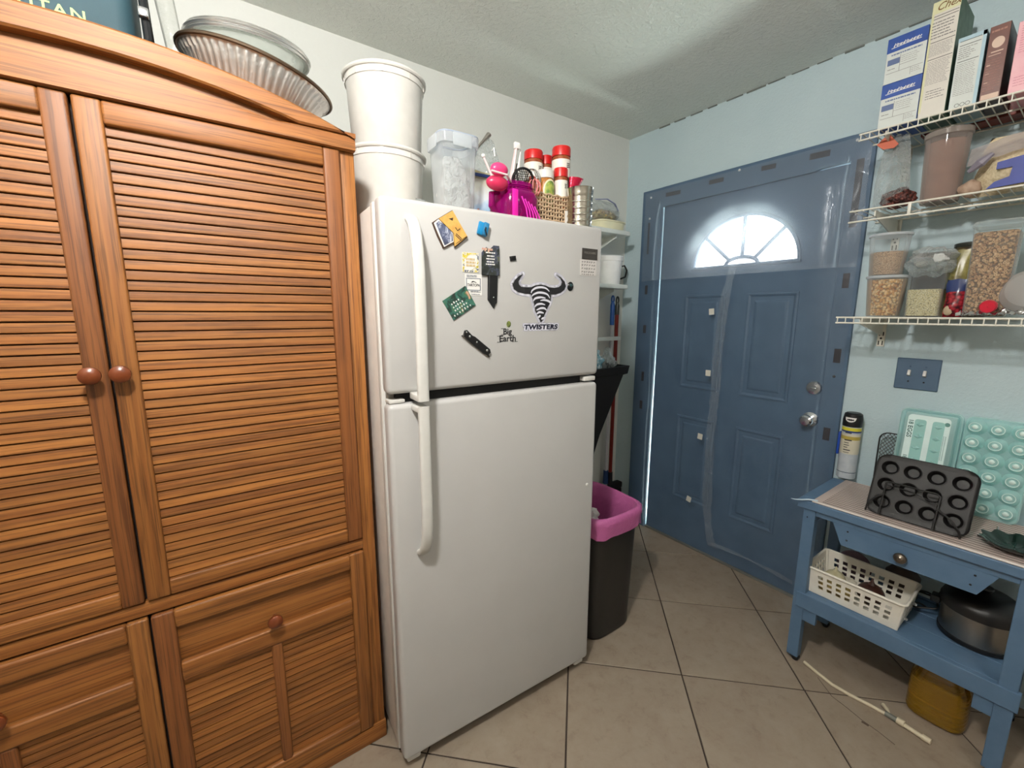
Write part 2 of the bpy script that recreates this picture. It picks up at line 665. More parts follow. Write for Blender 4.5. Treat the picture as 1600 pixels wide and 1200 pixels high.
# ------------------------------------------------------------------ the oak armoire
AX, AY = -1.913, -0.681            # right front corner
arm = thing('armoire', 'tall honey oak armoire with louvred doors and an arched top', 'armoire', (AX, AY, 0))
AW = 1.08
mb = MB()
mb.box(-0.02, 0, 0.02, 0.65, 0, 1.86)
mb.build('side_panel', OAK_V, arm)
MB().box(-AW, -AW + 0.02, 0.02, 0.65, 0, 1.86).build('side_panel', OAK_V, arm)
MB().box(-AW + 0.02, -0.02, 0.64, 0.65, 0, 1.86).build('back_panel', OAK_V, arm)


def arch(u):
    return 1.871 + 0.1 * (1 - ((u + 0.54) / 0.54) ** 2)


NU = 40
us = [-AW + AW * k / NU for k in range(NU + 1)]
# curved lid following the arch
mb = MB()
mb.rings([[Vector((u, y, arch(u) - dz)) for y, dz in ((0.0, 0.012), (0.65, 0.012), (0.65, 0.002), (0.0, 0.002))] for u in us], True)
mb.build('lid', OAK_H, arm)
# face frame
MB().box(-0.037, 0, 0.0, 0.02, 0.063, 1.829, 0.002).build('stile', OAK_V, arm)
MB().box(-AW, -AW + 0.037, 0.0, 0.02, 0.063, 1.829, 0.002).build('stile', OAK_V, arm)
MB().box(-AW + 0.037, -0.037, -0.002, 0.02, 0.697, 0.7296, 0.003).build('middle_rail', OAK_H, arm)
MB().box(-AW - 0.004, 0.004, -0.006, 0.02, 0.0, 0.063, 0.005).build('base_rail', OAK_H, arm)
MB().box(-AW + 0.03, -0.03, 0.016, 0.03, 0.05, 1.84).build('backing', GAP_SHADE, arm)  # dark sheet behind the slats; its colour puts shade into their gaps
# header: a recessed board and, over it, the arched moulding that stands proud
mb = MB()
lo = [(-AW, 1.829), (0, 1.829)]
mb.prism([(0.0, 1.829)] + [(u, arch(u) - 0.012) for u in reversed(us)] + [(-AW, 1.829)], 0.0, 0.02)
mb.build('header_board', OAK_H, arm)


def groove(u):
    return 1.865 + 0.047 * max(0.0, 1 - ((u + 0.54) / 0.40) ** 2)


mb = MB()
un = [u for u in us if abs(u + 0.54) <= 0.405]
pts = [(u, arch(u)) for u in reversed(us)]
low = [(-AW, 1.829), (-AW, 1.829)]
mid = []
for u in us:
    mid.append((u, groove(u) if abs(u + 0.54) < 0.40 else 1.872))
# left and right ends run full height, the middle is only the arched band
end = 0.14
ring_l = []
for u in us:
    t = arch(u) - 0.0095
    bt = groove(u) if abs(u + 0.54) < 0.40 else 1.8635
    ring_l.append([Vector((u, -0.020, bt + 0.002)), Vector((u, -0.024, bt + 0.006)), Vector((u, -0.024, t - 0.005)), Vector((u, -0.019, t)), Vector((u, 0.006, t)), Vector((u, 0.006, bt))])
mb.rings(ring_l, True)
mb.build('arched_moulding', OAK_H, arm, smooth=30)
mb = MB()
# flush lower header board standing almost as proud as the moulding, its top edge following the groove 1 cm below
ring_l = []
for u in us:
    bt = (groove(u) - 0.017 * min(1.0, max(0.0, (0.40 - abs(u + 0.54)) / 0.05))) if abs(u + 0.54) < 0.40 else 1.8635
    ring_l.append([Vector((u, -0.018, 1.831)), Vector((u, -0.018, min(1.861, bt - 0.003))), Vector((u, -0.015, bt)), Vector((u, 0.0, bt)), Vector((u, 0.0, 1.829)), Vector((u, -0.012, 1.829))])
mb.rings(ring_l, True)
mb.build('lower_header_board', OAK_H, arm, smooth=30)


def slat_mesh(w, h):
    mb = MB()
    sec = [(0.003, 0.0018), (-0.0030, 0.0020), (-0.0042, 0.0032), (-0.0043, 0.0045), (-0.0012, h * 0.955), (0.0002, h * 0.985), (0.004, h * 0.99), (0.005, 0.0018)]
    mb.rings([[Vector((x, y, z)) for y, z in sec] for x in (0, w)], True)
    return mb


def frame_rail(x0, x1, z0, z1, inner):
    """rail or stile with the rounded inner lip; inner: which side faces the panel"""
    mb = MB()
    mb.box(x0, x1, -0.010, 0.012, z0, z1, 0.005, 3)
    return mb


def knob(parent, x, z):
    mb = MB()
    R = Matrix.Rotation(pi / 2, 4, 'X')
    mb.lathe([(0.006, 0), (0.0075, 0.008), (0.0085, 0.013), (0.015, 0.017), (0.0185, 0.023), (0.018, 0.029), (0.012, 0.034), (0.004, 0.036)], (x, -0.010, z), 24, M4=R)
    mb.build('knob', OAK_KNOB, parent)


OAK_KNOB = M('red_brown_turned_wood', (112, 54, 22), 0.3, col2=(96, 44, 18), ns=40)

for side in (0, 1):
    # upper door
    x0, x1 = (-0.5375, -0.038) if side == 0 else (-1.042, -0.5425)
    sl, sr = 0.044, 0.042
    if side == 1:
        sl, sr = 0.044, 0.040
    d = MB().box(x0, x0 + sl, -0.010, 0.012, 0.7345, 1.827, 0.005, 3).build('door', OAK_V, arm)
    MB().box(x1 - sr, x1, -0.010, 0.012, 0.7345, 1.827, 0.005, 3).build('door_stile', OAK_DK, d)
    MB().box(x0 + sl - 0.001, x1 - sr + 0.001, -0.0095, 0.012, 1.782, 1.827, 0.005, 3).build('door_rail', OAK_H, d)
    MB().box(x0 + sl - 0.001, x1 - sr + 0.001, -0.0095, 0.012, 0.7345, 0.774, 0.005, 3).build('door_rail', OAK_H, d)
    n = 46
    h = (1.782 - 0.774) / n
    s0 = None
    for k in range(n):
        if s0 is None:
            s0 = slat_mesh(x1 - sr - x0 - sl + 0.004, h).build('slat', OAK_H, d, smooth=30)
            s0.location = (x0 + sl - 0.002, 0.004, 0.774)
        else:
            dup(s0, d, (x0 + sl - 0.002, 0.004, 0.774 + k * h))
    knob(d, -0.522 if side == 0 else -0.569, 1.279)
    # lower door with a drawer-like panel over two columns of louvres
    d = MB().box(x0, x0 + sl, -0.010, 0.012, 0.067, 0.692, 0.005, 3).build('door', OAK_DK, arm)
    MB().box(x1 - sr, x1, -0.010, 0.012, 0.067, 0.692, 0.005, 3).build('door_stile', OAK_V, d)
    for z0, z1 in ((0.645, 0.692), (0.495, 0.547), (0.067, 0.118)):
        MB().box(x0 + sl - 0.001, x1 - sr + 0.001, -0.0125, 0.012, z0, z1, 0.006, 3).build('door_rail', OAK_H, d)
    MB().box(x0 + sl - 0.004, x1 - sr + 0.004, 0.004, 0.012, 0.54, 0.65, 0.001).build('drawer_panel', OAK_H, d)
    xm = (x0 + sl + x1 - sr) / 2
    MB().box(xm - 0.0135, xm + 0.0135, -0.011, 0.012, 0.105, 0.497, 0.006, 3).build('mid_stile', OAK_DK, d)
    n = 18
    h = (0.497 - 0.116) / n
    for a, c in ((x0 + sl, xm - 0.0135), (xm + 0.0135, x1 - sr)):
        s0 = None
        for k in range(n):
            if s0 is None:
                s0 = slat_mesh(c - a + 0.004, h).build('slat', OAK_H, d, smooth=30)
                s0.location = (a - 0.002, 0.004, 0.116)
            else:
                dup(s0, d, (a - 0.002, 0.004, 0.116 + k * h))
    knob(d, xm, 0.583)

# ------------------------------------------------------------------ the refrigerator
FTH = -0.0451
fr = thing('refrigerator', 'white top-freezer refrigerator covered with magnets and stickers', 'refrigerator', (-1.9063, -0.8424, 0), FTH)
FM = WM[fr.name]


def FP(u, y, z):
    return FM @ Vector((u, y, z))


FW = 0.756
MB().box(0.004, FW - 0.004, 0.068, 0.74, 0.03, 1.688, 0.006).build('cabinet', FRIDGE_SIDE, fr)
MB().box(0.001, FW - 0.001, 0.062, 0.085, 0.03, 1.69, 0.003).build('front_frame', WHITE_PL, fr)
MB().box(0.012, FW - 0.012, 0.046, 0.064, 0.06, 1.68).build('gasket', GASKET, fr)
fz = MB().box(0, FW, 0, 0.05, 1.194, 1.695, 0.014, 4).build('freezer_door', FRIDGE_W, fr)
fd = MB().box(0, FW, 0, 0.05, 0.043, 1.166, 0.014, 4).build('fridge_door', FRIDGE_W, fr)
MB().box(0.03, FW - 0.06, 0.03, 0.06, 1.160, 1.20).build('door_gap', BLACK_M, fr)
MB().box(0.03, FW - 0.03, 0.05, 0.08, 0.008, 0.045, 0.004).build('toe_grille', M('grey_toe_grille', (96, 88, 80), 0.6), fr)
mb = MB()
mb.box(FW - 0.06, FW - 0.008, 0.005, 0.045, 1.172, 1.188, 0.004)
mb.build('hinge', WHITE_PL, fr)
mb = MB()
mb.box(0.006, 0.05, 0.012, 0.05, 1.1675, 1.178, 0.003)
mb.build('hinge_cap', WHITE_PL, fr)
for x in (0.012, FW - 0.06):
    MB().box(x, x + 0.045, 0.012, 0.062, 0.02, 0.046, 0.006).build('foot_bracket', WHITE_PL, fr)
for x in (0.06, FW - 0.06):
    for y in (0.12, 0.66):
        MB().lathe([(0.018, 0), (0.018, 0.012), (0.01, 0.014), (0.01, 0.032)], (x, y, 0), 16).build('foot', BLACK, fr)


def handle(path, parent, z_flat):
    mb = MB()
    w = 0.0155
    n = len(path)
    rr = []
    for i, (y, z) in enumerate(path):
        a = Vector(path[max(i - 1, 0)])
        c = Vector(path[min(i + 1, n - 1)])
        t = (c - a).normalized()
        nrm = Vector((t.y, -t.x))                # in (y, z)
        if nrm.x > 0:
            nrm = -nrm
        th = 0.017
        ring = []
        for k in range(14):
            q = 2 * pi * k / 14
            dx = math.copysign(abs(cos(q)) ** 0.6, cos(q)) * w
            dn = math.copysign(abs(sin(q)) ** 0.7, sin(q)) * th / 2
            ring.append(Vector((0.078 + dx, y + nrm.x * dn, z + nrm.y * dn)))
        rr.append(ring)
    mb.rings(rr, True)
    return mb


top = [(0.004, 1.648), (-0.010, 1.643), (-0.024, 1.628), (-0.036, 1.602), (-0.045, 1.565), (-0.050, 1.52), (-0.052, 1.46), (-0.052, 1.32), (-0.052, 1.18)]
mb = handle(top, fz, 1.18)
mb.box(0.062, 0.094, -0.05, 0.01, 1.1785, 1.197, 0.003)
mb.build('handle', WHITE_PL, fz, smooth=50)
bot = [(-0.052, 1.165), (-0.052, 1.03), (-0.052, 0.88), (-0.050, 0.825), (-0.045, 0.79), (-0.036, 0.762), (-0.024, 0.742), (-0.010, 0.730), (0.004, 0.726)]
mb = handle(bot, fd, 1.165)
mb.box(0.062, 0.094, -0.05, 0.01, 1.148, 1.1645, 0.003)
mb.build('handle', WHITE_PL, fd, smooth=50)
MB().ball((0.719, -0.001, 0.785), 0.006, 1, 0.5, 1).build('plug_button', WHITE_PL, fd)

# ------------------------------------------------------------------ stuck on the refrigerator door
def on_door(name, label, cat, u, z, spin=0.0, group=None):
    p = FP(u, 0, z)
    o = thing(name, label, cat, p, FTH, group)
    if spin:
        o.rotation_euler = (Matrix.Rotation(FTH, 3, 'Z') @ Matrix.Rotation(spin, 3, 'Y')).to_euler()
        WM[o.name] = Matrix.LocRotScale(p, o.rotation_euler.copy(), None)
    return o


YEL = M('yellow_painted_wood', (214, 172, 92), 0.55, col2=(200, 152, 76), ns=60)
BROWN_EDGE = M('dark_brown_edge', (66, 44, 30), 0.7)
# carved magnet: yellow map shape over a framed night photo
mg = on_door('souvenir_magnet', 'yellow wooden souvenir magnet with a dark mountain picture, near the freezer handle', 'magnet', 0.19, 1.63)
mb = MB()
mb.prism([(-0.037, 0.023), (0.003, 0.048), (0.046, -0.014), (0.008, -0.043), (0.006, -0.01)], -0.0085, -0.004)
mb.build('yellow_board', YEL, mg, smooth=0)
mb = MB()
mb.prism([(-0.040, 0.022), (0.004, 0.050), (0.049, -0.015), (0.009, -0.047), (0.004, -0.012)], -0.0045, -0.001)
mb.prism([(-0.054, 0.012), (-0.037, 0.024), (0.004, 0.004), (0.008, -0.034), (-0.024, -0.052), (-0.040, -0.022)], -0.004, 0.0)
mb.build('backing', BROWN_EDGE, mg, smooth=0)
mb = MB()
mb.prism([(-0.050, 0.011), (-0.037, 0.022), (0.003, 0.003), (0.006, -0.031), (-0.022, -0.047), (-0.037, -0.018)], -0.0052, -0.004)
mb.build('white_border', PAPER, mg, smooth=0)
m, nt, out = new_mat('night_mountain_print')
b = pbsdf(nt, (70, 78, 104), 0.4)
v = coords(nt, (60, 1, 34))
nt.links.new(ramp(nt, noise_fac(nt, v, 1.0, 5, 0.7, 0.8), [(0.35, (44, 48, 66)), (0.52, (88, 96, 124)), (0.62, (190, 196, 210))]), b.inputs['Base Color'])
nt.links.new(b.outputs[0], out.inputs[0])
MB().prism([(-0.044, 0.011), (-0.036, 0.0175), (0.001, 0.001), (0.004, -0.029), (-0.021, -0.043), (-0.033, -0.016)], -0.0058, -0.005).build('picture', m, mg, smooth=0)
mb = MB()
mb.prism([(-0.009, 0.026), (0.004, 0.030), (0.002, 0.022)], -0.0092, -0.0084)
mb.band([(0.010, 0.006), (0.016, -0.002), (0.024, 0.004)], 0.002, -0.0092, -0.0084)
mb.band([(0.012, -0.010), (0.028, -0.022)], 0.002, -0.0092, -0.0084)
mb.band([(0.010, -0.014), (0.026, -0.026)], 0.002, -0.0092, -0.0084)
mb.band([(0.011, -0.036), (0.044, -0.014)], 0.0014, -0.0092, -0.0084)
mb.build('ink_drawing', BROWN_EDGE, mg, smooth=0)

# blue clip hook
ck_ = on_door('magnetic_clip', 'small bright blue plastic clip magnet above the dark floral card', 'clip', 0.2865, 1.641, radians(14))
BLU = M('bright_blue_plastic', (18, 126, 178), 0.35)
mb = MB()
mb.box(-0.0155, 0.0155, -0.008, 0, -0.018, 0.018, 0.003)
mb.build('body', BLU, ck_)
MB().box(-0.002, 0.014, -0.014, -0.007, -0.017, 0.019, 0.002).build('jaw', M('mid_blue_plastic', (40, 116, 160), 0.4), ck_)
MB().tube([(0.004, -0.013, 0.004), (0.0, -0.020, -0.004), (0.006, -0.018, -0.012), (0.012, -0.011, -0.015)], 0.002, 8).build('hook', BLACK, ck_)

# dark floral card hanging under the clip
m, nt, out = new_mat('dark_floral_print')
b = pbsdf(nt, (40, 44, 50), 0.5)
v = coords(nt)
f = noise_fac(nt, v, 60, 5, 0.6, 1.0)
nt.links.new(ramp(nt, f, [(0.36, (30, 34, 34)), (0.48, (44, 50, 42)), (0.56, (66, 70, 96)), (0.66, (88, 92, 60))]), b.inputs['Base Color'])
nt.links.new(b.outputs[0], out.inputs[0])
DFLORAL = m
cd = on_door('greeting_card', 'dark floral card with white printed lines hanging below the blue clip', 'card', 0.3105, 1.5575)
MB().prism([(-0.029, 0.020), (-0.014, 0.036), (-0.004, 0.029), (0.010, 0.042), (0.029, 0.042), (0.030, -0.0415), (-0.0295, -0.0415)], -0.006, -0.0048).build('sheet', DFLORAL, cd, smooth=0)
mb = MB()
for k, (z, w) in enumerate(((0.022, 0.016), (0.013, 0.012), (0.005, 0.0145), (-0.003, 0.013), (-0.010, 0.016))):
    lines_of_print(mb, -w, w, z - 0.004, z + 0.002, 1, -0.0062, 0.0034, k, 0.05)
mb.build('white_print', PAPER, cd, smooth=0)
mb = MB()
rg = random.Random(3)
for k in range(9):
    x, z = -0.026 + 0.03 * rg.random(), 0.024 + 0.012 * rg.random()
    mb.ball((x, -0.0065, min(z, 0.030)), 0.0035, 1, 0.3, 1, 6, 4)
mb.build('pressed_flowers', M('pale_pink_and_gold_petals', (206, 182, 150), 0.7, col2=(190, 130, 120), ns=200), cd)

# pale floral square
qs = on_door('invitation_card', 'square white card with yellow floral corners left of the dark card', 'card', 0.2487, 1.548)
MB().box(-0.0255, 0.0255, -0.0012, 0, -0.0268, 0.0268).build('sheet', PAPER, qs, smooth=0)
m, nt, out = new_mat('yellow_floral_border')
b = pbsdf(nt, (200, 180, 60), 0.6)
v = coords(nt)
nt.links.new(ramp(nt, noise_fac(nt, v, 90, 3, 0.6, 1.0), [(0.38, (92, 98, 112)), (0.47, (226, 224, 214)), (0.54, (224, 200, 70)), (0.64, (150, 146, 60))]), b.inputs['Base Color'])
nt.links.new(b.outputs[0], out.inputs[0])
mb = MB()
mb.box(-0.025, -0.019, -0.0016, -0.0011, -0.0262, 0.0262)
mb.box(0.0195, 0.025, -0.0016, -0.0011, -0.0262, 0.0262)
mb.box(-0.019, 0.0195, -0.0016, -0.0011, -0.0262, -0.021)
mb.box(-0.019, 0.0195, -0.0016, -0.0011, 0.021, 0.0262)
mb.prism([(-0.019, 0.021), (-0.002, 0.021), (-0.019, 0.008)], -0.0016, -0.0011)
mb.prism([(0.0195, -0.021), (0.0, -0.021), (0.0195, -0.008)], -0.0016, -0.0011)
mb.build('floral_border', m, qs, smooth=0)
mb = MB()
for k in range(3):
    lines_of_print(mb, -0.0145, 0.0155, -0.0115 + k * 0.0085, -0.0045 + k * 0.0085, 1, -0.0016, 0.0058, 20 + k, 0.05)
mb.build('gold_print', M('gold_ink', (206, 184, 140), 0.6), qs, smooth=0)

# white square sticker with a framed emblem
ts = on_door('framed_emblem_sticker', 'white sticker with a square grey frame round a small dark roof emblem', 'sticker', 0.2572, 1.4875)
MB().box(-0.0265, 0.0265, -0.0010, 0, -0.0295, 0.0295).build('sheet', PAPER, ts, smooth=0)
GREY_BLUE = M('blue_grey_ink', (112, 118, 130), 0.6)
mb = MB()
for q in ((-0.0235, 0.0225, 0.0165, 0.0185), (-0.0235, 0.0225, -0.0155, -0.0135), (-0.0235, -0.0212, -0.0155, 0.0185), (0.0202, 0.0225, -0.0155, 0.0185)):
    mb.box(q[0], q[1], -0.0014, -0.0009, q[2], q[3])
lines_of_print(mb, -0.022, 0.016, 0.0205, 0.0275, 2, -0.0014, 0.0016, 5, 0.2)
lines_of_print(mb, -0.010, 0.022, -0.0205, -0.0165, 2, -0.0014, 0.0012, 6, 0.2)
lines_of_print(mb, -0.008, 0.025, -0.0275, -0.0245, 1, -0.0014, 0.0016, 7, 0.2)
mb.build('frame_print', GREY_BLUE, ts, smooth=0)
mb = MB()
mb.prism([(-0.009, 0.006), (-0.003, 0.0105), (0.002, 0.010), (0.011, 0.0055), (0.006, 0.006), (0.001, 0.008), (-0.003, 0.0065)], -0.0014, -0.0009)
mb.build('roof_emblem', INK, ts, smooth=0)
text('TARTOPA', 0.0105, INK, ts, 0, -0.0012, -0.001, fat=0.0002, sx=0.84)

# green photograph magnet, turned on its corner
gp_ = on_door('photo_magnet', 'tilted dark green landscape photo magnet with white lettering', 'magnet', 0.2115, 1.436, radians(-31.5))
m, nt, out = new_mat('green_landscape_print')
b = pbsdf(nt, (60, 90, 80), 0.4)
v = coords(nt)
nt.links.new(ramp(nt, noise_fac(nt, v, 42, 5, 0.6, 0.8), [(0.34, (40, 34, 34)), (0.45, (34, 66, 56)), (0.54, (60, 110, 98)), (0.61, (66, 96, 50)), (0.68, (206, 160, 136))]), b.inputs['Base Color'])
nt.links.new(b.outputs[0], out.inputs[0])
MB().box(-0.041, 0.041, -0.003, 0, -0.031, 0.031).build('print', m, gp_, smooth=0)
mb = MB()
rg = random.Random(8)
for row, n in ((0.010, 4), (0.0, 5), (-0.010, 6)):
    for k in range(n):
        mb.box(-0.024 + k * 0.008, -0.0205 + k * 0.008, -0.0034, -0.0028, row - 0.0026, row + 0.0026 * (0.3 + rg.random()))
for k in range(7):
    mb.box(-0.033 + k * 0.0095, -0.030 + k * 0.0095, -0.0034, -0.0028, -0.024, -0.020 + 0.003 * rg.random())
mb.build('white_lettering', PAPER, gp_, smooth=0)

# long black sheath under the card, and the folding knife
bl = on_door('black_bookmark_magnet', 'long black pointed magnet hanging below the dark floral card', 'magnet', 0.318, 1.468, radians(3))
mb = MB()
mb.prism([(-0.017, 0.05), (0.0145, 0.05), (0.0155, -0.028), (0.014, -0.0315), (0.0115, -0.0305), (0.006, -0.046), (-0.0145, -0.022)], -0.0045, 0)
mb.build('sheath', BLACK, bl, smooth=0)
MB().ball((0.004, -0.0046, -0.014), 0.0022, 1, 0.4, 1, 8, 5).build('rivet', CHROME, bl)
MB().prism([(-0.0145, 0.048), (-0.012, 0.048), (-0.011, -0.02), (-0.0138, -0.02)], -0.0055, -0.0042).build('edge_ridge', M('dark_grey_rubber', (52, 52, 54), 0.5), bl)

kn = on_door('folding_knife_magnet', 'black folding knife magnet with steel rivets, lying slanted below the green photo', 'magnet', 0.266, 1.320, radians(37))
mb = MB()
mb.prism([(-0.056, 0.007), (-0.052, 0.012), (-0.030, 0.009), (-0.020, 0.0115), (0.042, 0.0105), (0.050, 0.004), (0.047, -0.004), (0.056, -0.009), (0.044, -0.008), (0.040, -0.010), (-0.020, -0.010), (-0.050, -0.0085)], -0.008, 0)
mb.build('grip', BLACK, kn, smooth=0)
mb = MB()
for x, z, r in ((-0.034, 0.002, 0.0036), (-0.006, 0.002, 0.0028), (0.036, 0.002, 0.004), (-0.050, 0.006, 0.0026)):
    mb.ball((x, -0.008, z), r, 1, 0.35, 1, 8, 5)
mb.build('rivets', CHROME, kn)
MB().prism([(-0.056, -0.010), (-0.052, -0.004), (-0.010, -0.0095), (-0.014, -0.0125)], -0.006, -0.001).build('blade', STEEL, kn, smooth=0)

o = MB().box(-0.0105, 0.0105, -0.004, 0, -0.0068, 0.0068, 0.001).build('black_block_magnet', BLACK, None)
tag(o, 'tiny black rectangular magnet above the bull sticker', 'magnet')
move_rot(o, FP(0.389, 0, 1.569), (0, radians(-10), FTH))
ov = on_door('oval_magnet', 'small black oval magnet beside the right horn of the bull sticker', 'magnet', 0.6155, 1.4955, radians(10))
MB().ball((0, 0, 0), 0.0152, 0.86, 0.35, 1, 20, 12).build('disc', M('black_gloss_dome', (20, 24, 26), 0.15), ov)
MB().ball((-0.001, -0.0042, 0.003), 0.006, 1, 0.3, 1, 10, 6).build('emblem', M('dark_teal_enamel', (40, 66, 70), 0.3), ov)

# TWISTERS bull sticker
SIL = [(0.426, 1.526), (0.411, 1.519), (0.396, 1.506), (0.389, 1.493), (0.393, 1.48), (0.409, 1.471), (0.435, 1.467), (0.457, 1.466), (0.462, 1.454), (0.466, 1.445), (0.471, 1.431), (0.474, 1.415), (0.482, 1.403), (0.489, 1.391), (0.496, 1.38), (0.507, 1.39), (0.509, 1.401), (0.517, 1.415), (0.523, 1.428), (0.529, 1.436), (0.534, 1.446), (0.535, 1.456), (0.534, 1.467), (0.554, 1.468), (0.575, 1.474), (0.59, 1.484), (0.596, 1.496), (0.59, 1.51), (0.574, 1.523), (0.554, 1.53), (0.572, 1.519), (0.579, 1.508), (0.576, 1.499), (0.567, 1.492), (0.549, 1.489), (0.528, 1.49), (0.513, 1.495), (0.493, 1.497), (0.473, 1.494), (0.458, 1.488), (0.439, 1.487), (0.42, 1.488), (0.412, 1.494), (0.41, 1.503), (0.418, 1.515)]
STR = [[(0.457, 1.47), (0.461, 1.478), (0.475, 1.486), (0.495, 1.489), (0.515, 1.486), (0.528, 1.477)], [(0.46, 1.46), (0.466, 1.466), (0.483, 1.472), (0.503, 1.472), (0.521, 1.467), (0.53, 1.456)], [(0.465, 1.445), (0.473, 1.454), (0.493, 1.458), (0.513, 1.456)], [(0.493, 1.448), (0.508, 1.45), (0.525, 1.447), (0.534, 1.44), (0.528, 1.43)], [(0.471, 1.427), (0.479, 1.435), (0.496, 1.438), (0.512, 1.435)], [(0.478, 1.418), (0.494, 1.424), (0.509, 1.424), (0.518, 1.418)], [(0.479, 1.406), (0.49, 1.412), (0.507, 1.409)], [(0.485, 1.395), (0.494, 1.402)], [(0.498, 1.39), (0.509, 1.395)]]
bu = on_door('bull_sticker', 'black bull head sticker with a striped tornado face and TWISTERS below', 'sticker', 0.495, 1.45)
rel = [(u - 0.495, z - 1.45) for u, z in SIL]
STICK_W = M('white_vinyl', (222, 222, 232), 0.5)
STICK_E = M('lilac_edge_ink', (168, 168, 190), 0.6)


def halo(w, y0, y1, mat, name):
    mb = MB()
    n = len(rel)
    for i in range(n):
        a, c = rel[i], rel[(i + 1) % n]
        mb.band([a, c], 2 * w, y0, y1)
        mb.prism([(a[0] + w * cos(2 * pi * k / 10), a[1] + w * sin(2 * pi * k / 10)) for k in range(10)], y0, y1)
    mb.prism(rel, y0, y1)
    mb.build(name, mat, bu, smooth=0)


halo(0.0078, -0.0006, 0, STICK_E, 'edge_line')
halo(0.0066, -0.0009, -0.0002, STICK_W, 'white_border')
MB().prism(rel, -0.0013, -0.0008).build('bull_head', INK, bu, smooth=0)
mb = MB()
for st in STR:
    q = [(u - 0.495, z - 1.45) for u, z in st]
    fine = []
    for i in range(len(q) - 1):
        for k in range(4):
            p0, p1, p2, p3 = q[max(i - 1, 0)], q[i], q[i + 1], q[min(i + 2, len(q) - 1)]
            t = k / 4
            fine.append(tuple(0.5 * ((2 * p1[d]) + (-p0[d] + p2[d]) * t + (2 * p0[d] - 5 * p1[d] + 4 * p2[d] - p3[d]) * t * t + (-p0[d] + 3 * p1[d] - 3 * p2[d] + p3[d]) * t ** 3) for d in (0, 1)))
    fine.append(q[-1])
    mb.band(fine, 0.0066, -0.0017, -0.0012, True)
mb.build('tornado_stripes', STICK_W, bu, smooth=0)
text('TWISTERS', 0.0205, STICK_E, bu, 0.002, -0.0004, -0.085, fat=0.0050, shear=0.12, name='word_edge', sx=1.3, space=1.12, depth=0.0003)
text('TWISTERS', 0.0205, STICK_W, bu, 0.002, -0.0008, -0.085, fat=0.0040, shear=0.12, name='word_border', sx=1.3, space=1.12, depth=0.0003)
text('TWISTERS', 0.0205, M('navy_ink', (20, 22, 44), 0.6), bu, 0.002, -0.0014, -0.085, fat=0.0009, shear=0.12, sx=1.3, space=1.12, depth=0.0003)

be = on_door('earth_sticker', 'small sticker reading Big Earth with a green globe left of TWISTERS', 'sticker', 0.372, 1.35)
text('Big', 0.0255, INK, be, -0.001, -0.0005, 0.003, fat=0.0006)
text('Earth', 0.0262, INK, be, 0.0, -0.0005, -0.018, fat=0.0006, sx=1.08)
mb = MB()
for x0, x1, z in ((-0.0235, -0.010, 0.0125), (-0.0235, -0.013, -0.0055), (-0.037, -0.024, -0.0095), (-0.037, -0.023, -0.0275), (0.0155, 0.022, -0.0275), (0.025, 0.036, -0.0275)):
    mb.box(x0, x1, -0.0007, -0.0002, z - 0.0007, z + 0.0007)
mb.build('letter_serifs', INK, be, smooth=0)
MB().ball((0.004, 0, 0.0255), 0.0085, 0.95, 0.12, 1.15, 16, 10).build('globe', M('olive_globe_print', (140, 152, 72), 0.5, col2=(40, 52, 34), ns=130), be)

pl = on_door('maker_plate', 'dark grey maker plate at the upper right of the freezer door', 'plate', 0.696, 1.604)
MB().box(-0.034, 0.034, -0.003, 0, -0.0175, 0.0175, 0.0006).build('plate', M('charcoal_plate', (58, 54, 50), 0.4), pl, smooth=0)
text('FRIGIDAIRE', 0.0098, M('pewter_ink', (112, 108, 102), 0.5), pl, 0, -0.0032, 0.003, sx=1.06)
nt_ = on_door('handwritten_note', 'small white note with scribbled black writing under the dark maker plate', 'note', 0.692, 1.5595)
MB().box(-0.036, 0.036, -0.001, 0, -0.0255, 0.0255).build('sheet', M('grey_white_paper', (206, 202, 198), 0.7), nt_, smooth=0)
mb = MB()
rg = random.Random(21)
for row in (0.018, 0.008, -0.003, -0.014, -0.022):
    x = -0.030
    while x < 0.028:
        h = 0.0035 + 0.004 * rg.random()
        if row == -0.022:
            h *= 0.35
        mb.band([(x, row - h / 2), (x + 0.002, row + h / 2), (x + 0.0035, row - h / 2 * rg.random()), (x + 0.006, row + h / 3)], 0.0013, -0.0014, -0.0009)
        x += 0.008 + 0.004 * rg.random()
mb.build('scribbles', INK, nt_, smooth=0)

# ------------------------------------------------------------------ standing on top of the refrigerator (cabinet top at 1.69)
FT = 1.6885


def pail(name, label, x, y, z):
    o = thing(name, label, 'pail', (x, y, z), 0, 'white plastic pails on the refrigerator')
    mb = MB()
    mb.lathe([(0.103, 0.0), (0.107, 0.006), (0.117, 0.19), (0.119, 0.194), (0.1215, 0.195), (0.122, 0.212), (0.1265, 0.2125), (0.129, 0.216), (0.129, 0.221), (0.126, 0.2235), (0.121, 0.2225), (0.118, 0.215)], seg=48, cap1=False)
    mb.build('tub', PAILM, o)
    mb = MB()
    mb.lathe([(0.1185, 0.0), (0.1185, 0.0008)], (0, 0, 0.2105), 40)
    mb.build('lid', PAILM, o)
    mb = MB()
    for k in range(9):
        a = 2 * pi * k / 9 + 0.3
        mb.box(-0.0011, 0.0011, -0.1232, -0.120, 0.195, 0.212, mat=Matrix.Rotation(a, 4, 'Z'))
    mb.build('rim_ribs', M('ivory_rib_plastic', (206, 202, 194), 0.4), o)  # ribs a little darker than the tub
    return o


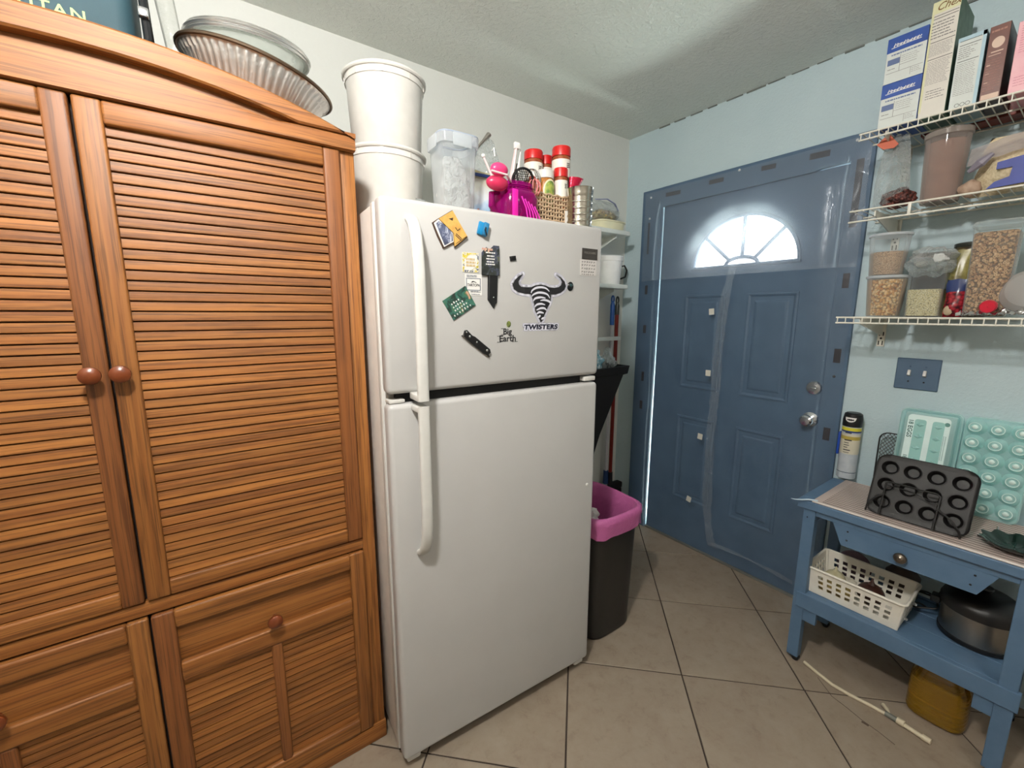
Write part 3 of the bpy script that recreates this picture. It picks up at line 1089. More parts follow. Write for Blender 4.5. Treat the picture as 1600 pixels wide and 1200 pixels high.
PAILM = M('glossy_white_pail', (218, 216, 210), 0.22, coat=0.2)
pail('lidded_pail', 'lower white plastic pail standing on the refrigerator beside the armoire', -1.748, -0.47, FT)
pail('lidded_pail', 'upper white plastic pail stacked on another pail by the armoire', -1.742, -0.47, FT + 0.2235)

cn = thing('food_canister', 'tall clear canister with snap-down lid, stuffed with plastic, on the refrigerator', 'canister', (-1.604, -0.66, FT), FTH)
cn.scale = (0.83, 0.83, 0.97)
mb = MB()
mb.lathe([(0.058, 0.0), (0.062, 0.01), (0.072, 0.225)], seg=40, n=5, cap1=False)
mb.build('walls', clear('clear_canister_plastic', (238, 242, 244), 0.16, 0.12, milky=0.06), cn)
mb = MB()
mb.lathe([(0.073, 0.222), (0.080, 0.224), (0.081, 0.250), (0.077, 0.257), (0.06, 0.258), (0.058, 0.2555), (0.01, 0.2555)], seg=40, n=5, cap0=False)
mb.build('lid', clear('clear_lid_plastic', (232, 237, 242), 0.30, 0.12, milky=0.1), cn)
for a in range(4):
    mb = MB()
    mb.box(-0.037, 0.037, -0.085, -0.080, 0.214, 0.252, 0.002, mat=Matrix.Rotation(a * pi / 2, 4, 'Z'))
    mb.build('latch', clear('clear_latch_plastic', (238, 242, 244), 0.30, 0.1, milky=0.1), cn)
mb = MB()
mb.tube([Vector((math.copysign(abs(cos(t)) ** 0.4, cos(t)) * 0.078, math.copysign(abs(sin(t)) ** 0.4, sin(t)) * 0.078, 0.2535)) for t in [2 * pi * (k + .5) / 40 for k in range(40)]], 0.003, 6, closed=True)
mb.build('seal', M('pale_blue_silicone', (160, 172, 190), 0.5), cn)
mb = MB()
mb.ball((0, 0, 0.10), 0.062, 0.98, 0.98, 1.58, 48, 36, 0.30, 4)
mb.build('crumpled_bags', clear('crumpled_white_film', (244, 244, 242), 0.6, 0.15, bump=1.0, bs=40, bd=0.03, milky=0.2), cn)

# clear folded bag standing between the pails and the canister
o = MB().pillow(0.06, 0.085, 0.04, 3, 0.5, 10, 12).build('plastic_bag', FILMY, None)
tag(o, 'little clear crumpled bag between the pails and the snap-lid canister', 'bag')
move_rot(o, (-1.685, -0.592, FT), (0, 0, 0.3))
o.scale = (0.7, 0.7, 0.9)

# printed snack bag with a blue zipper
sb = thing('snack_bag', 'printed snack bag with a dark blue zipper behind the magenta jar', 'bag', (-1.455, -0.612, FT), FTH)
sb.scale = (0.9, 0.8, 0.82)
m, nt, out = new_mat('snack_bag_print')
b = pbsdf(nt, (200, 200, 200), 0.25)
v = coords(nt)
sp = nt.nodes.new('ShaderNodeSeparateXYZ')
nt.links.new(v, sp.inputs[0])
ad = nd(nt, 'ShaderNodeMath', operation='MULTIPLY_ADD')
nt.links.new(noise_fac(nt, v, 26, 3, 0.5, 0.6), ad.inputs[0])
ad.inputs[1].default_value = 0.11
nt.links.new(sp.outputs[2], ad.inputs[2])
nt.links.new(ramp(nt, ad.outputs[0], [(0.085, (150, 84, 46)), (0.115, (196, 120, 60)), (0.13, (150, 186, 214)), (0.18, (214, 224, 228)), (0.22, (204, 206, 200)), (0.30, (196, 186, 140))]), b.inputs['Base Color'])
nt.links.new(b.outputs[0], out.inputs[0])
MB().pillow(0.17, 0.235, 0.06, 9, 0.4, 16, 16, belly=0.8).build('pouch', m, sb)
MB().box(-0.066, 0.035, -0.026, -0.018, 0.207, 0.219, 0.002).build('zipper', M('dark_blue_zipper', (28, 58, 120), 0.4), sb)

# cellophane bag with a twisted dark corner
cb = thing('cellophane_bag', 'empty clear cellophane bag with a dark folded corner behind the pink sticks', 'bag', (-1.412, -0.545, FT), FTH)
cb.scale = (0.85, 1.0, 0.80)
mb = MB()
mb.prism([(-0.105, 0.02), (-0.098, 0.30), (-0.055, 0.355), (0.0, 0.415), (0.03, 0.40), (0.075, 0.28), (0.10, 0.02)], -0.012, 0.012)
mb.build('sheet', FILMY, cb, smooth=0)
MB().tube([(-0.100, -0.013, 0.318), (-0.055, -0.015, 0.350), (-0.02, -0.014, 0.392), (0.008, -0.013, 0.424)], [0.006, 0.005, 0.006, 0.011], 8).build('folded_edge', M('smoky_grey_film', (104, 102, 96), 0.3), cb)
mb = MB()
for p in (((-0.03, 0.20), (-0.005, 0.27), (0.02, 0.24)), ((0.02, 0.36), (0.03, 0.375), (0.035, 0.34)), ((-0.02, 0.17), (0.03, 0.12), (0.06, 0.09))):
    mb.tube([(x, -0.014, z) for x, z in p], 0.0022, 6)
mb.build('creases', M('glossy_white_crease', (240, 240, 238), 0.15), cb)

# magenta jar of utensils
MAG = clear('magenta_plastic', (214, 20, 160), 0.42, 0.08, body_col=(150, 16, 112))
jr = thing('utensil_jar', 'translucent magenta plastic jar full of kitchen utensils', 'jar', (-1.432, -0.745, FT), FTH)
jr.scale = (0.86, 0.86, 0.74)
mb = MB()
mb.lathe([(0.060, 0.0), (0.078, 0.004), (0.083, 0.015), (0.083, 0.105), (0.078, 0.124), (0.066, 0.135), (0.066, 0.141), (0.069, 0.143), (0.066, 0.147), (0.069, 0.150), (0.066, 0.154), (0.066, 0.166)], seg=40, n=2.6, cap1=False)
mb.build('body', MAG, jr)
MB().tube([(-0.082, -0.02, 0.12), (-0.112, -0.03, 0.11), (-0.114, -0.03, 0.06), (-0.084, -0.02, 0.03)], 0.011, 10).build('handle', MAG, jr)
mb = MB()
for k in range(5):
    x = -0.014 + 0.014 * k
    mb.tube([(x - 0.006, -0.084, 0.10 - 0.008 * k), (x + 0.012, -0.087, 0.055 - 0.006 * k), (x + 0.022, -0.084, 0.012)], 0.0026, 6)
mb.build('raised_ribs', M('hot_pink_plastic', (236, 60, 190), 0.2), jr)
MB().box(-0.058, -0.034, -0.0835, -0.079, 0.02, 0.125, 0.002).build('bright_panel', M('hot_pink_panel', (224, 30, 164), 0.3), jr)

JX, JY = -1.432, -0.745
PINK = M('pink_plastic', (226, 62, 120), 0.3)
PALEPINK = M('pale_pink_plastic', (238, 208, 208), 0.35)
us_ = 'kitchen tools standing in the magenta jar'


def tool(name, label, cat='utensil'):
    o = thing(name, label, cat, (JX, JY, FT + 0.008), FTH)
    o.scale = (0.85, 0.85, 0.755)
    return o


t = tool('measuring_cup', 'bright pink measuring cup leaning out of the magenta jar, upper of two', 'measuring cup')
mb = MB()
mb.ball((-0.094, -0.05, 0.184), 0.037, 0.95, 0.55, 0.72, 24, 14)
mb.build('bowl', PINK, t)
MB().tube([(-0.078, -0.03, 0.17), (-0.05, -0.02, 0.14), (-0.02, 0.0, 0.03)], 0.005, 8).build('handle', PINK, t)
t = tool('measuring_cup', 'darker pink measuring cup leaning out of the magenta jar, lower of two', 'measuring cup')
mb = MB()
mb.ball((-0.108, -0.06, 0.128), 0.046, 0.95, 0.55, 0.62, 24, 14)
mb.build('bowl', M('raspberry_plastic', (196, 44, 84), 0.3), t)
MB().tube([(-0.148, -0.088, 0.160), (-0.09, -0.094, 0.153), (-0.045, -0.05, 0.145), (-0.01, 0.0, 0.03)], 0.0042, 8).build('handle', PALEPINK, t)
t = tool('pastry_spatula', 'tall pale pink spatula with a white square tip in the magenta jar', 'spatula')
MB().tube([(-0.004, 0, 0.0), (0.004, 0.02, 0.20), (0.036, 0.04, 0.325)], [0.016, 0.013, 0.0085], 8, flat=0.45).build('shaft', PALEPINK, t)
MB().box(0.026, 0.050, 0.030, 0.044, 0.318, 0.345, 0.003).build('tip', PAPER, t)
t = tool('drinking_straw', 'white pointed straw beside the tall pink spatula', 'straw')
MB().tube([(0.010, 0.02, 0.0), (0.035, 0.03, 0.20), (0.062, 0.045, 0.325)], [0.009, 0.008, 0.002], 8).build('tube', PAPER, t)
t = tool('pink_stick', 'thin pale pink stick with white ball end leaning left from the magenta jar', 'stick')
MB().tube([(-0.02, 0.03, 0.0), (-0.052, 0.04, 0.15), (-0.096, 0.06, 0.268)], 0.0042, 8).build('shaft', PALEPINK, t)
MB().ball((-0.097, 0.06, 0.270), 0.0085).build('ball_end', PAPER, t)
t = tool('tea_strainer', 'round black mesh strainer standing in the magenta jar', 'strainer')
C0 = Vector((0.028, -0.02, 0.172))
mb = MB()
mb.tube([C0 + Vector((0.046 * cos(a), -0.012 * sin(a), 0.046 * sin(a))) for a in [2 * pi * k / 28 for k in range(28)]], 0.005, 8, closed=True)
mb.build('rim', BLACK, t)
mb = MB()
for k in range(-5, 6):
    x = k * 0.0078
    w = math.sqrt(max(0, 0.044 ** 2 - x * x))
    mb.tube([C0 + Vector((x, 0.004, -w)), C0 + Vector((x, 0.022 * w / 0.044, 0)), C0 + Vector((x, -0.004, w))], 0.0013, 5)
    mb.tube([C0 + Vector((-w, 0.002, x)), C0 + Vector((0, 0.022 * w / 0.044, x)), C0 + Vector((w, 0.002, x))], 0.0013, 5)
mb.build('mesh_bowl', M('dark_steel_wire', (60, 56, 54), 0.4, 0.6), t)
MB().tube([C0 + Vector((-0.02, 0, -0.04)), (0.0, 0.0, 0.01)], 0.004, 8).build('handle', BLACK, t)
t = tool('black_skewer', 'short black stick standing at the front of the magenta jar', 'stick')
MB().tube([(-0.006, -0.05, 0.0), (-0.012, -0.05, 0.10), (-0.022, -0.055, 0.192)], 0.004, 8).build('shaft', BLACK, t)
t = tool('black_spoon', 'dark spoon with a small round head behind the black strainer', 'spoon')
MB().tube([(0.02, 0.03, 0.0), (0.030, 0.04, 0.2), (0.048, 0.05, 0.265)], 0.003, 8).build('shaft', M('smoked_steel', (80, 80, 78), 0.35, 0.7), t)
MB().ball((0.026, 0.035, 0.218), 0.012, 0.8, 0.4, 1.4).build('head', BLACK, t)
t = tool('wire_whisk', 'steel wire whisk with a red ball between the strainer and the spice jars', 'whisk')
C1 = Vector((0.098, 0.02, 0.20))
for a in (0, 0.5, 1.05, 1.6, 2.1, 2.6):
    mb = MB()
    pts = []
    for k in range(15):
        q = -pi * 0.42 + k / 14 * (pi + pi * 0.84)
        rr_ = 0.038 * cos(q)
        pts.append(C1 + Vector((rr_ * cos(a), rr_ * sin(a) * 0.8, 0.045 * sin(q))))
    mb.tube(pts, 0.0014, 5)
    mb.build('wire', CHROME, t)
MB().tube([C1 + Vector((0, 0, -0.04)), (0.03, 0.0, 0.01)], 0.007, 10).build('handle', STEEL, t)
MB().ball(tuple(C1 + Vector((0.002, 0, 0.004))), 0.014).build('red_ball', M('dull_red_plastic', (150, 56, 44), 0.4), t)
t = tool('pink_whisk', 'small pink silicone whisk at the right side of the magenta jar', 'whisk')
for a in (0, 0.8, 1.6, 2.4):
    mb = MB()
    pts = [Vector((0.082, -0.02, 0.155)) + Vector((0.026 * cos(q) * cos(a), 0.02 * cos(q) * sin(a), 0.034 * sin(q))) for q in [2 * pi * k / 16 for k in range(16)]]
    mb.tube(pts, 0.0024, 6, closed=True)
    mb.build('loop', M('salmon_silicone', (226, 136, 134), 0.4), t)
MB().tube([(0.080, -0.02, 0.122), (0.02, 0.0, 0.02)], 0.005, 8).build('handle', PINK, t)

# woven basket with jars and a red bag
BKM = M('woven_beige_cord', (196, 172, 142), 0.75, col2=(172, 146, 116), ns=60)
bk = thing('woven_basket', 'small beige open-weave basket on the right of the refrigerator top', 'basket', (-1.285, -0.712, FT), FTH)
bk.scale = (0.80, 0.80, 0.70)
mb = MB()
bw, bd_, bh = 0.088, 0.062, 0.168
MB().box(-bw + 0.003, bw - 0.003, -bd_ + 0.003, bd_ - 0.003, 0.0, 0.006).build('bottom', BKM, bk)
MB().box(-bw + 0.006, bw - 0.006, -bd_ + 0.006, bd_ - 0.006, 0.006, 0.105).build('dark_lining', M('dark_liner', (74, 58, 44), 0.9), bk)
wv = MB()
rows = 9
for r_ in range(rows):
    z = 0.008 + r_ * (bh - 0.014) / (rows - 1)
    pts = []
    N = 84
    for k in range(N):
        t_ = k / N * 4
        sd, f_ = int(t_), t_ - int(t_)
        x, y = ((-bw + 2 * bw * f_, -bd_), (bw, -bd_ + 2 * bd_ * f_), (bw - 2 * bw * f_, bd_), (-bw, bd_ - 2 * bd_ * f_))[sd]
        w_ = 0.0022 * sin(pi * k + pi * r_ + 0.4)
        zz = z + 0.0028 * sin(k * 1.2 + r_ * 2)
        nx, ny = ((0, -1), (1, 0), (0, 1), (-1, 0))[sd]
        pts.append((x + nx * w_, y + ny * w_, zz))
    wv.tube(pts, 0.0056, 5, closed=True)
wv.build('weave', BKM, bk)
mb = MB()
for x in [-bw + 2 * bw * k / 12 for k in range(13)]:
    for y in (-bd_, bd_):
        mb.rod((x, y, 0.002), (x, y, bh - 0.004), 0.0032, None, 6)
mb.build('uprights', BKM, bk, kind='stuff')
MB().box(bw - 0.016, bw + 0.004, -bd_ - 0.007, -bd_ - 0.0055, 0.002, 0.10).build('paper_tag', PAPER, bk)
SPICE = M('red_brown_spice', (150, 78, 34), 0.5, col2=(120, 58, 26), ns=60)
LABEL_W = M('printed_white_label', (228, 224, 214), 0.5)


TXT_DK = M('dark_grey_print', (70, 66, 62), 0.6)


def spice_jar(label, x, y, z, r, h):
    o = thing('spice_jar', label, 'jar', (x, y, z), FTH, 'red-capped spice jars')
    mb = MB()
    mb.lathe([(r * 0.9, 0), (r, r * 0.15), (r, h * 0.74), (r * 0.9, h * 0.79)], seg=24)
    mb.build('glass', SPICE, o)
    mb = MB()
    mb.lathe([(r * 1.012, h * 0.30), (r * 1.012, h * 0.70)], seg=24, cap0=False, cap1=False)
    mb.build('label', LABEL_W, o)
    mb = MB()
    lines_of_print(mb, -r * 0.05, r * 0.35, h * 0.50, h * 0.62, 3, -r * 1.025, h * 0.022, int(x * -1000), 0.2)
    mb.build('print', TXT_DK, o, smooth=0)
    mb = MB()
    mb.lathe([(r * 0.93, h * 0.785), (r * 1.0, h * 0.79), (r * 1.0, h * 0.965), (r * 0.94, h), (0.001, h)], seg=24, cap1=False)
    mb.build('cap', RED_CAP, o)
    return o


# two tiers of jars at the back, one more in the basket
for lab, x, y, r, h0, h1 in (('the left one of the three tallest', -1.256, -0.622, 0.034, 0.150, 0.146), ('the slim one between the two tallest', -1.194, -0.618, 0.0235, 0.150, 0.142), ('the right one of the three tallest', -1.179, -0.686, 0.0335, 0.155, 0.150)):
    spice_jar('red-capped spice jar on the refrigerator, ' + lab, x, y, FT + h0, r, h1)
    spice_jar('red-capped spice jar carrying ' + lab, x, y, FT, r, h0)
spice_jar('small red-capped spice jar standing in the woven basket', -1.226, -0.738, FT + 0.075, 0.0245, 0.138)
gj = thing('relish_jar', 'jar with white lid and arched green pickle label in the woven basket', 'jar', (-1.283, -0.722, FT + 0.075), FTH)
gj.scale = (0.80, 0.80, 1.0)
mb = MB()
mb.lathe([(0.038, 0), (0.041, 0.006), (0.041, 0.085), (0.034, 0.098)], seg=28)
mb.build('glass', M('amber_relish', (170, 112, 44), 0.25, col2=(140, 84, 30), ns=70), gj)
mb = MB()
mb.lathe([(0.034, 0.096), (0.038, 0.098), (0.038, 0.122), (0.033, 0.125), (0.001, 0.125)], seg=28, cap1=False)
mb.build('lid', WHITE_PL, gj)


def arch_pts(w, h, n=10):
    return [(-w, 0.0), (w, 0.0)] + [(w * cos(a), h - w + w * sin(a)) for a in [pi * k / n for k in range(n + 1)]]


def wrap(mb, pts, r, th, z0):
    """flat outline bent round a jar of radius r"""
    f = [mb.bm.verts.new((r * sin(x / r), -r * cos(x / r), z + z0)) for x, z in pts]
    mb.bm.faces.new(f)


for w, hh, r, mt, nm in ((0.033, 0.088, 0.0414, M('cream_label_edge', (224, 214, 180), 0.5), 'label_edge'), (0.028, 0.082, 0.0418, M('green_pickle_label', (88, 128, 58), 0.5, col2=(168, 176, 84), ns=60), 'label')):
    mb = MB()
    P_ = arch_pts(w, hh, 12)
    for k in range(16):
        a0, a1 = -w + 2 * w * k / 16, -w + 2 * w * (k + 1) / 16
        t0, t1 = [hh - w + math.sqrt(max(0, w * w - a * a)) for a in (a0, a1)]
        wrap(mb, [(a0, 0), (a1, 0), (a1, t1), (a0, t0)], r, 0, 0.004)
    mb.build(nm, mt, gj)
o = thing('red_gift_bag', 'crimson foil bag knotted at the neck right of the woven basket', 'bag', (-1.186, -0.741, FT), FTH)
o.scale = (0.62, 0.55, 0.68)
mb = MB()
mb.lathe([(0.030, 0), (0.036, 0.03), (0.034, 0.09), (0.020, 0.145), (0.012, 0.165), (0.017, 0.185), (0.034, 0.235), (0.050, 0.285)], seg=20, ey=0.55, cap1=False)
for v_ in mb.bm.verts:
    v_.co.x += 0.40 * max(0, v_.co.z - 0.165)
    v_.co += Vector((noise.noise(v_.co * 40), noise.noise(v_.co * 40 + Vector((9, 0, 0))), 0)) * 0.004
mb.build('foil', M('crimson_foil', (196, 22, 62), 0.25, 0.3, bump=0.5, bs=50, bd=0.006), o)
mb = MB()
mb.tube([Vector((0.015 * cos(a), -0.011 * sin(a), 0.166 + 0.004 * sin(3 * a))) for a in [2 * pi * k / 14 for k in range(14)]], 0.0022, 6, closed=True)
mb.build('gold_tie', M('gold_cord', (206, 160, 74), 0.4, 0.6), o)
MB().box(-0.014, 0.020, -0.040, -0.037, 0.0, 0.105, 0.001).build('hang_tag', PAPER, o)
MB().ball((0.006, -0.0405, 0.082), 0.005, 1, 0.2, 1, 8, 5).build('tag_emblem', M('grey_blue_ink_dot', (110, 124, 140), 0.6), o)

tc = thing('ribbed_tin_can', 'open shiny ribbed tin can at the right end of the refrigerator top', 'can', (-1.196, -0.806, FT), FTH)
tc.scale = (0.76, 0.76, 0.72)
o = tc
mb = MB()
hh = 0.19
prof = [(0.049, 0.0), (0.051, 0.003)]
for k in range(5):
    z = 0.015 + k * 0.028
    prof += [(0.051, z), (0.0475, z + 0.008), (0.0475, z + 0.016), (0.051, z + 0.024)]
prof += [(0.051, 0.165), (0.053, hh - 0.004), (0.0545, hh), (0.052, hh), (0.050, 0.165), (0.048, 0.01)]
mb.lathe([(r * 1.12, z) for r, z in prof], seg=40)
mb.build('wall', TIN, o, smooth=50)

# ------------------------------------------------------------------ the entry door in the right wall (front faces -x)
RZ = -pi / 2                        # local x runs to -y, local -y faces the room
WRM = Matrix.Rotation(RZ, 4, 'Z')


def wl(y, x=0.0, z=0.0):
    """local (u, depth, z) of a world point on the right wall frame"""
    return (-y, x, z)


door = thing('door_1', 'slate blue entry door with a half-round fanlight', 'door', (0, 0, 0), RZ)
door['kind'] = 'structure'
del door['category']
del door['label']
L0, L1 = 0.2865, 1.1885             # leaf edges in local u
FC, FB, FRX, FRZ = 0.766, 1.66, 0.264, 0.240
# leaf: front skin with the fanlight cut out
mb = MB()
NA = 40
arc = [(FC + FRX * cos(a), FB + FRZ * sin(a)) for a in [pi * k / NA for k in range(NA + 1)]]
top_z, bot_z = 2.034, 0.012


def leaf_face(y):
    # below the fanlight, then columns beside it and above it
    q = [((L0, y, bot_z), (L1, y, bot_z), (L1, y, FB), (L0, y, FB)), ((L0, y, FB), (FC - FRX, y, FB), (FC - FRX, y, top_z), (L0, y, top_z)), ((FC + FRX, y, FB), (L1, y, FB), (L1, y, top_z), (FC + FRX, y, top_z))]
    for f in q:
        mb.face(f)
    for a, c in zip(arc, arc[1:]):
        mb.face(((a[0], y, a[1]), (a[0], y, top_z), (c[0], y, top_z), (c[0], y, c[1])))


leaf_face(0.0)
leaf_face(0.045)
for a, c in zip(arc + [arc[0]], arc[1:] + [arc[0]]):
    if a != c:
        mb.face(((a[0], 0, a[1]), (c[0], 0, c[1]), (c[0], 0.045, c[1]), (a[0], 0.045, a[1])))
mb.face(((FC - FRX, 0, FB), (FC + FRX, 0, FB), (FC + FRX, 0.045, FB), (FC - FRX, 0.045, FB)))
for x in (L0, L1):
    mb.face(((x, 0, bot_z), (x, 0.045, bot_z), (x, 0.045, top_z), (x, 0, top_z)))
# the head edge runs out of true: a sliver of daylight at the latch side
mb.face(((L0, 0, top_z), (L1, 0, top_z), (L1, 0.045, top_z), (L0, 0.045, top_z)))
mb.face(((L0, 0, bot_z), (L1, 0, bot_z), (L1, 0.045, bot_z), (L0, 0.045, bot_z)))
bmesh.ops.remove_doubles(mb.bm, verts=mb.bm.verts, dist=1e-6)
mb.build('leaf', BLUE_P, door, smooth=0)
# embossed panels
for u0, u1, z0, z1 in ((0.461, 0.700, 0.978, 1.515), (0.812, 1.051, 0.978, 1.515), (0.461, 0.695, 0.285, 0.808), (0.815, 1.051, 0.285, 0.808)):
    mb = MB()
    def R_(i, y):
        return [Vector(p) for p in ((u0 + i, y, z0 + i), (u1 - i, y, z0 + i), (u1 - i, y, z1 - i), (u0 + i, y, z1 - i))]
    mb.rings([R_(0, 0.0005), R_(0.002, -0.004), R_(0.010, -0.0055), R_(0.018, -0.002), R_(0.024, 0.004), R_(0.032, 0.004), R_(0.046, -0.003), R_(0.054, -0.004)], True, False, True)
    mb.build('panel', BLUE_P, door, smooth=0)
# fanlight: moulding, bars, patterned panes lit by the daylight outside
mb = MB()
fp = [Vector((FC + (FRX + 0.004) * cos(a), -0.004, FB + (FRZ + 0.004) * sin(a))) for a in [pi * k / 40 for k in range(41)]]
mb.tube(fp, 0.0095, 8)
mb.tube([Vector((FC - FRX - 0.012, -0.004, FB - 0.004)), Vector((FC + FRX + 0.012, -0.004, FB - 0.004))], 0.009, 8)
FANW = M('cream_fanlight_trim', (206, 214, 212), 0.4)
mb.build('fanlight_trim', BLUE_P, door)
IR = 0.082
mb = MB()
ip = [Vector((FC + IR * cos(a), 0.0, FB + IR * 0.46 * sin(a))) for a in [pi * k / 24 for k in range(25)]]
mb.tube(ip, 0.010, 8)
mb.build('fanlight_hub', BLUE_P, door)
for a in (radians(42), radians(90), radians(140)):
    mb = MB()
    p0 = Vector((FC + IR * cos(a), 0.002, FB + IR * 0.46 * sin(a)))
    p1 = Vector((FC + FRX * cos(a), 0.002, FB + FRZ * sin(a)))
    mb.tube([p0, p1], 0.0095, 8)
    mb.build('glazing_bar', BLUE_P, door)
m, nt, out = new_mat('patterned_glass_daylight')
em = nt.nodes.new('ShaderNodeEmission')
v = coords(nt)
f = noise_fac(nt, v, 70, 4, 0.7, 1.2)
nt.links.new(ramp(nt, f, [(0.34, (226, 240, 232)), (0.5, (255, 255, 255)), (0.7, (250, 255, 255))]), em.inputs[0])
em.inputs[1].default_value = 7.0
gl = nd(nt, 'ShaderNodeBsdfGlossy', _Roughness=0.15)
fz_ = nd(nt, 'ShaderNodeFresnel', _IOR=1.3)
mx = nt.nodes.new('ShaderNodeMixShader')
nt.links.new(fz_.outputs[0], mx.inputs[0])
tp = nt.nodes.new('ShaderNodeBsdfTransparent')
m0 = nt.nodes.new('ShaderNodeMixShader')
m0.inputs[0].default_value = 0.5
nt.links.new(em.outputs[0], m0.inputs[1])
nt.links.new(tp.outputs[0], m0.inputs[2])
nt.links.new(m0.outputs[0], mx.inputs[1])
nt.links.new(gl.outputs[0], mx.inputs[2])
nt.links.new(mx.outputs[0], out.inputs[0])
PANE = m
seg_a = [0, radians(42), radians(90), radians(140), pi]
for a0, a1 in zip(seg_a, seg_a[1:]):
    pts = [(FC + IR * cos(a), FB + IR * 0.46 * sin(a)) for a in [a0 + (a1 - a0) * k / 8 for k in range(9)]]
    pts += [(FC + FRX * cos(a), FB + FRZ * sin(a)) for a in [a1 + (a0 - a1) * k / 14 for k in range(15)]]
    MB().prism(pts, 0.018, 0.024).build('pane', PANE, door, smooth=0)
MB().prism([(FC + IR * cos(a), FB + IR * 0.46 * sin(a)) for a in [pi * k / 20 for k in range(21)]], 0.018, 0.024).build('pane', PANE, door, smooth=0)
# lock and knob
mb = MB()
R90 = Matrix.Rotation(pi / 2, 4, 'X')
mb.lathe([(0.033, 0.0), (0.033, 0.004), (0.028, 0.010), (0.016, 0.012), (0.016, 0.016), (0.001, 0.016)], (1.155, 0, 1.069), 28, M4=R90, cap1=False)
mb.box(1.140, 1.170, -0.024, -0.014, 1.0655, 1.0725, 0.002)
mb.build('deadbolt', CHROME, door)
mb = MB()
mb.lathe([(0.034, 0.0), (0.034, 0.004), (0.026, 0.010), (0.013, 0.016), (0.012, 0.032), (0.023, 0.040), (0.0275, 0.050), (0.026, 0.060), (0.019, 0.066), (0.001, 0.067)], (1.155, 0, 0.919), 28, M4=R90, cap1=False)
mb.build('knob', CHROME, door)
MB().box(L0 - 0.006, L1 + 0.006, -0.012, 0.11, -0.001, 0.011, 0.003).build('threshold', M('dull_aluminium_sill', (150, 148, 140), 0.45, 0.7), door)

# casing boards
cas = MB()
cas.box(0.141, L0 - 0.006, -0.018, 0.0, 0.0, 2.141, 0.002)
cas_o = cas.build('trim_2', BLUE_P, None, smooth=0)
cas_o.rotation_euler = (0, 0, RZ)
cas_o['kind'] = 'structure'
o = MB().box(L1 + 0.004, 1.273, -0.018, 0.0, 0.0, 2.141, 0.002).build('trim_3', BLUE_P, None, smooth=0)
o.rotation_euler = (0, 0, RZ)
o['kind'] = 'structure'
mb = MB()
mb.prism([(L0 - 0.008, 2.030), (1.06, 2.031), (1.09, 2.0375), (L1 + 0.006, 2.0395), (L1 + 0.006, 2.141), (L0 - 0.008, 2.141)], -0.018, 0.0)
o = mb.build('trim_4', BLUE_P, None, smooth=0)
o.rotation_euler = (0, 0, RZ)
o['kind'] = 'structure'
# velcro patches and pins fixing the plastic sheet to the casing
k = 0
VP = [('head, nearest the hinge corner', 0.350, 2.091, 0.095, 0.022, 0.12), ('head, second from the hinge corner', 0.607, 2.0985, 0.08, 0.022, 0.05), ('head, third from the hinge corner', 0.865, 2.1, 0.066, 0.022, 0.12), ('head, nearest the latch corner', 1.076, 2.096, 0.078, 0.026, 0.12),
      ('hinge side, long one at the top', 0.196, 1.862, 0.014, 0.185, 0), ('hinge side beside the fanlight', 0.200, 1.554, 0.018, 0.055, 0), ('hinge side, third from the top', 0.203, 1.311, 0.021, 0.05, 0), ('hinge side, fourth from the top', 0.208, 1.009, 0.018, 0.06, 0), ('hinge side, lowest', 0.207, 0.822, 0.02, 0.055, 0),
      ('latch side, long one behind the middle shelf', 1.228, 1.905, 0.026, 0.27, 0.0), ('latch side beside the corn tubs', 1.230, 1.55, 0.024, 0.062, 0), ('latch side above the deadbolt', 1.234, 1.226, 0.026, 0.062, 0), ('latch side below the knob', 1.231, 0.868, 0.026, 0.058, 0)]
for lab, u, z, w, h, sp in VP:
    o = MB().box(-w / 2, w / 2, -0.0015, 0, -h / 2, h / 2, 0.0004).build('velcro_patch', VELCRO, None, smooth=0)
    tag(o, 'dark velcro strip on the blue door casing: ' + lab, 'velcro', 'velcro patches on the door casing')
    move_rot(o, (-0.0185, -u, z), (0, sp * 0.3, RZ))
for lab, u, z in (('at the top hinge corner of the door casing', 0.201, 2.098), ('in the middle of the door head casing', 0.726, 2.122), ('at the top latch corner of the door casing', 1.208, 2.116), ('high on the hinge side of the casing', 0.198, 1.977)):
    o = MB().ball((0, -0.002, 0), 0.006, 1, 0.7, 1, 10, 6).build('push_pin', PAPER, None)
    tag(o, 'small white push pin ' + lab, 'pin', 'push pins in the door casing')
    move_rot(o, (-0.018, -u, z), (0, 0, RZ))
o = MB().ball((0, -0.002, 0), 0.006, 1, 0.8, 1, 10, 6).build('push_pin', BLACK, None)
tag(o, 'small black push pin on the latch casing right of the deadbolt', 'pin')
move_rot(o, (-0.018, -1.232, 1.134), (0, 0, RZ))

# plastic sheet hung over the door
fs = thing('plastic_sheet', 'clear plastic sheet hung over the whole blue door, wrinkled down the middle', 'plastic sheet', (0, 0, 0), RZ)


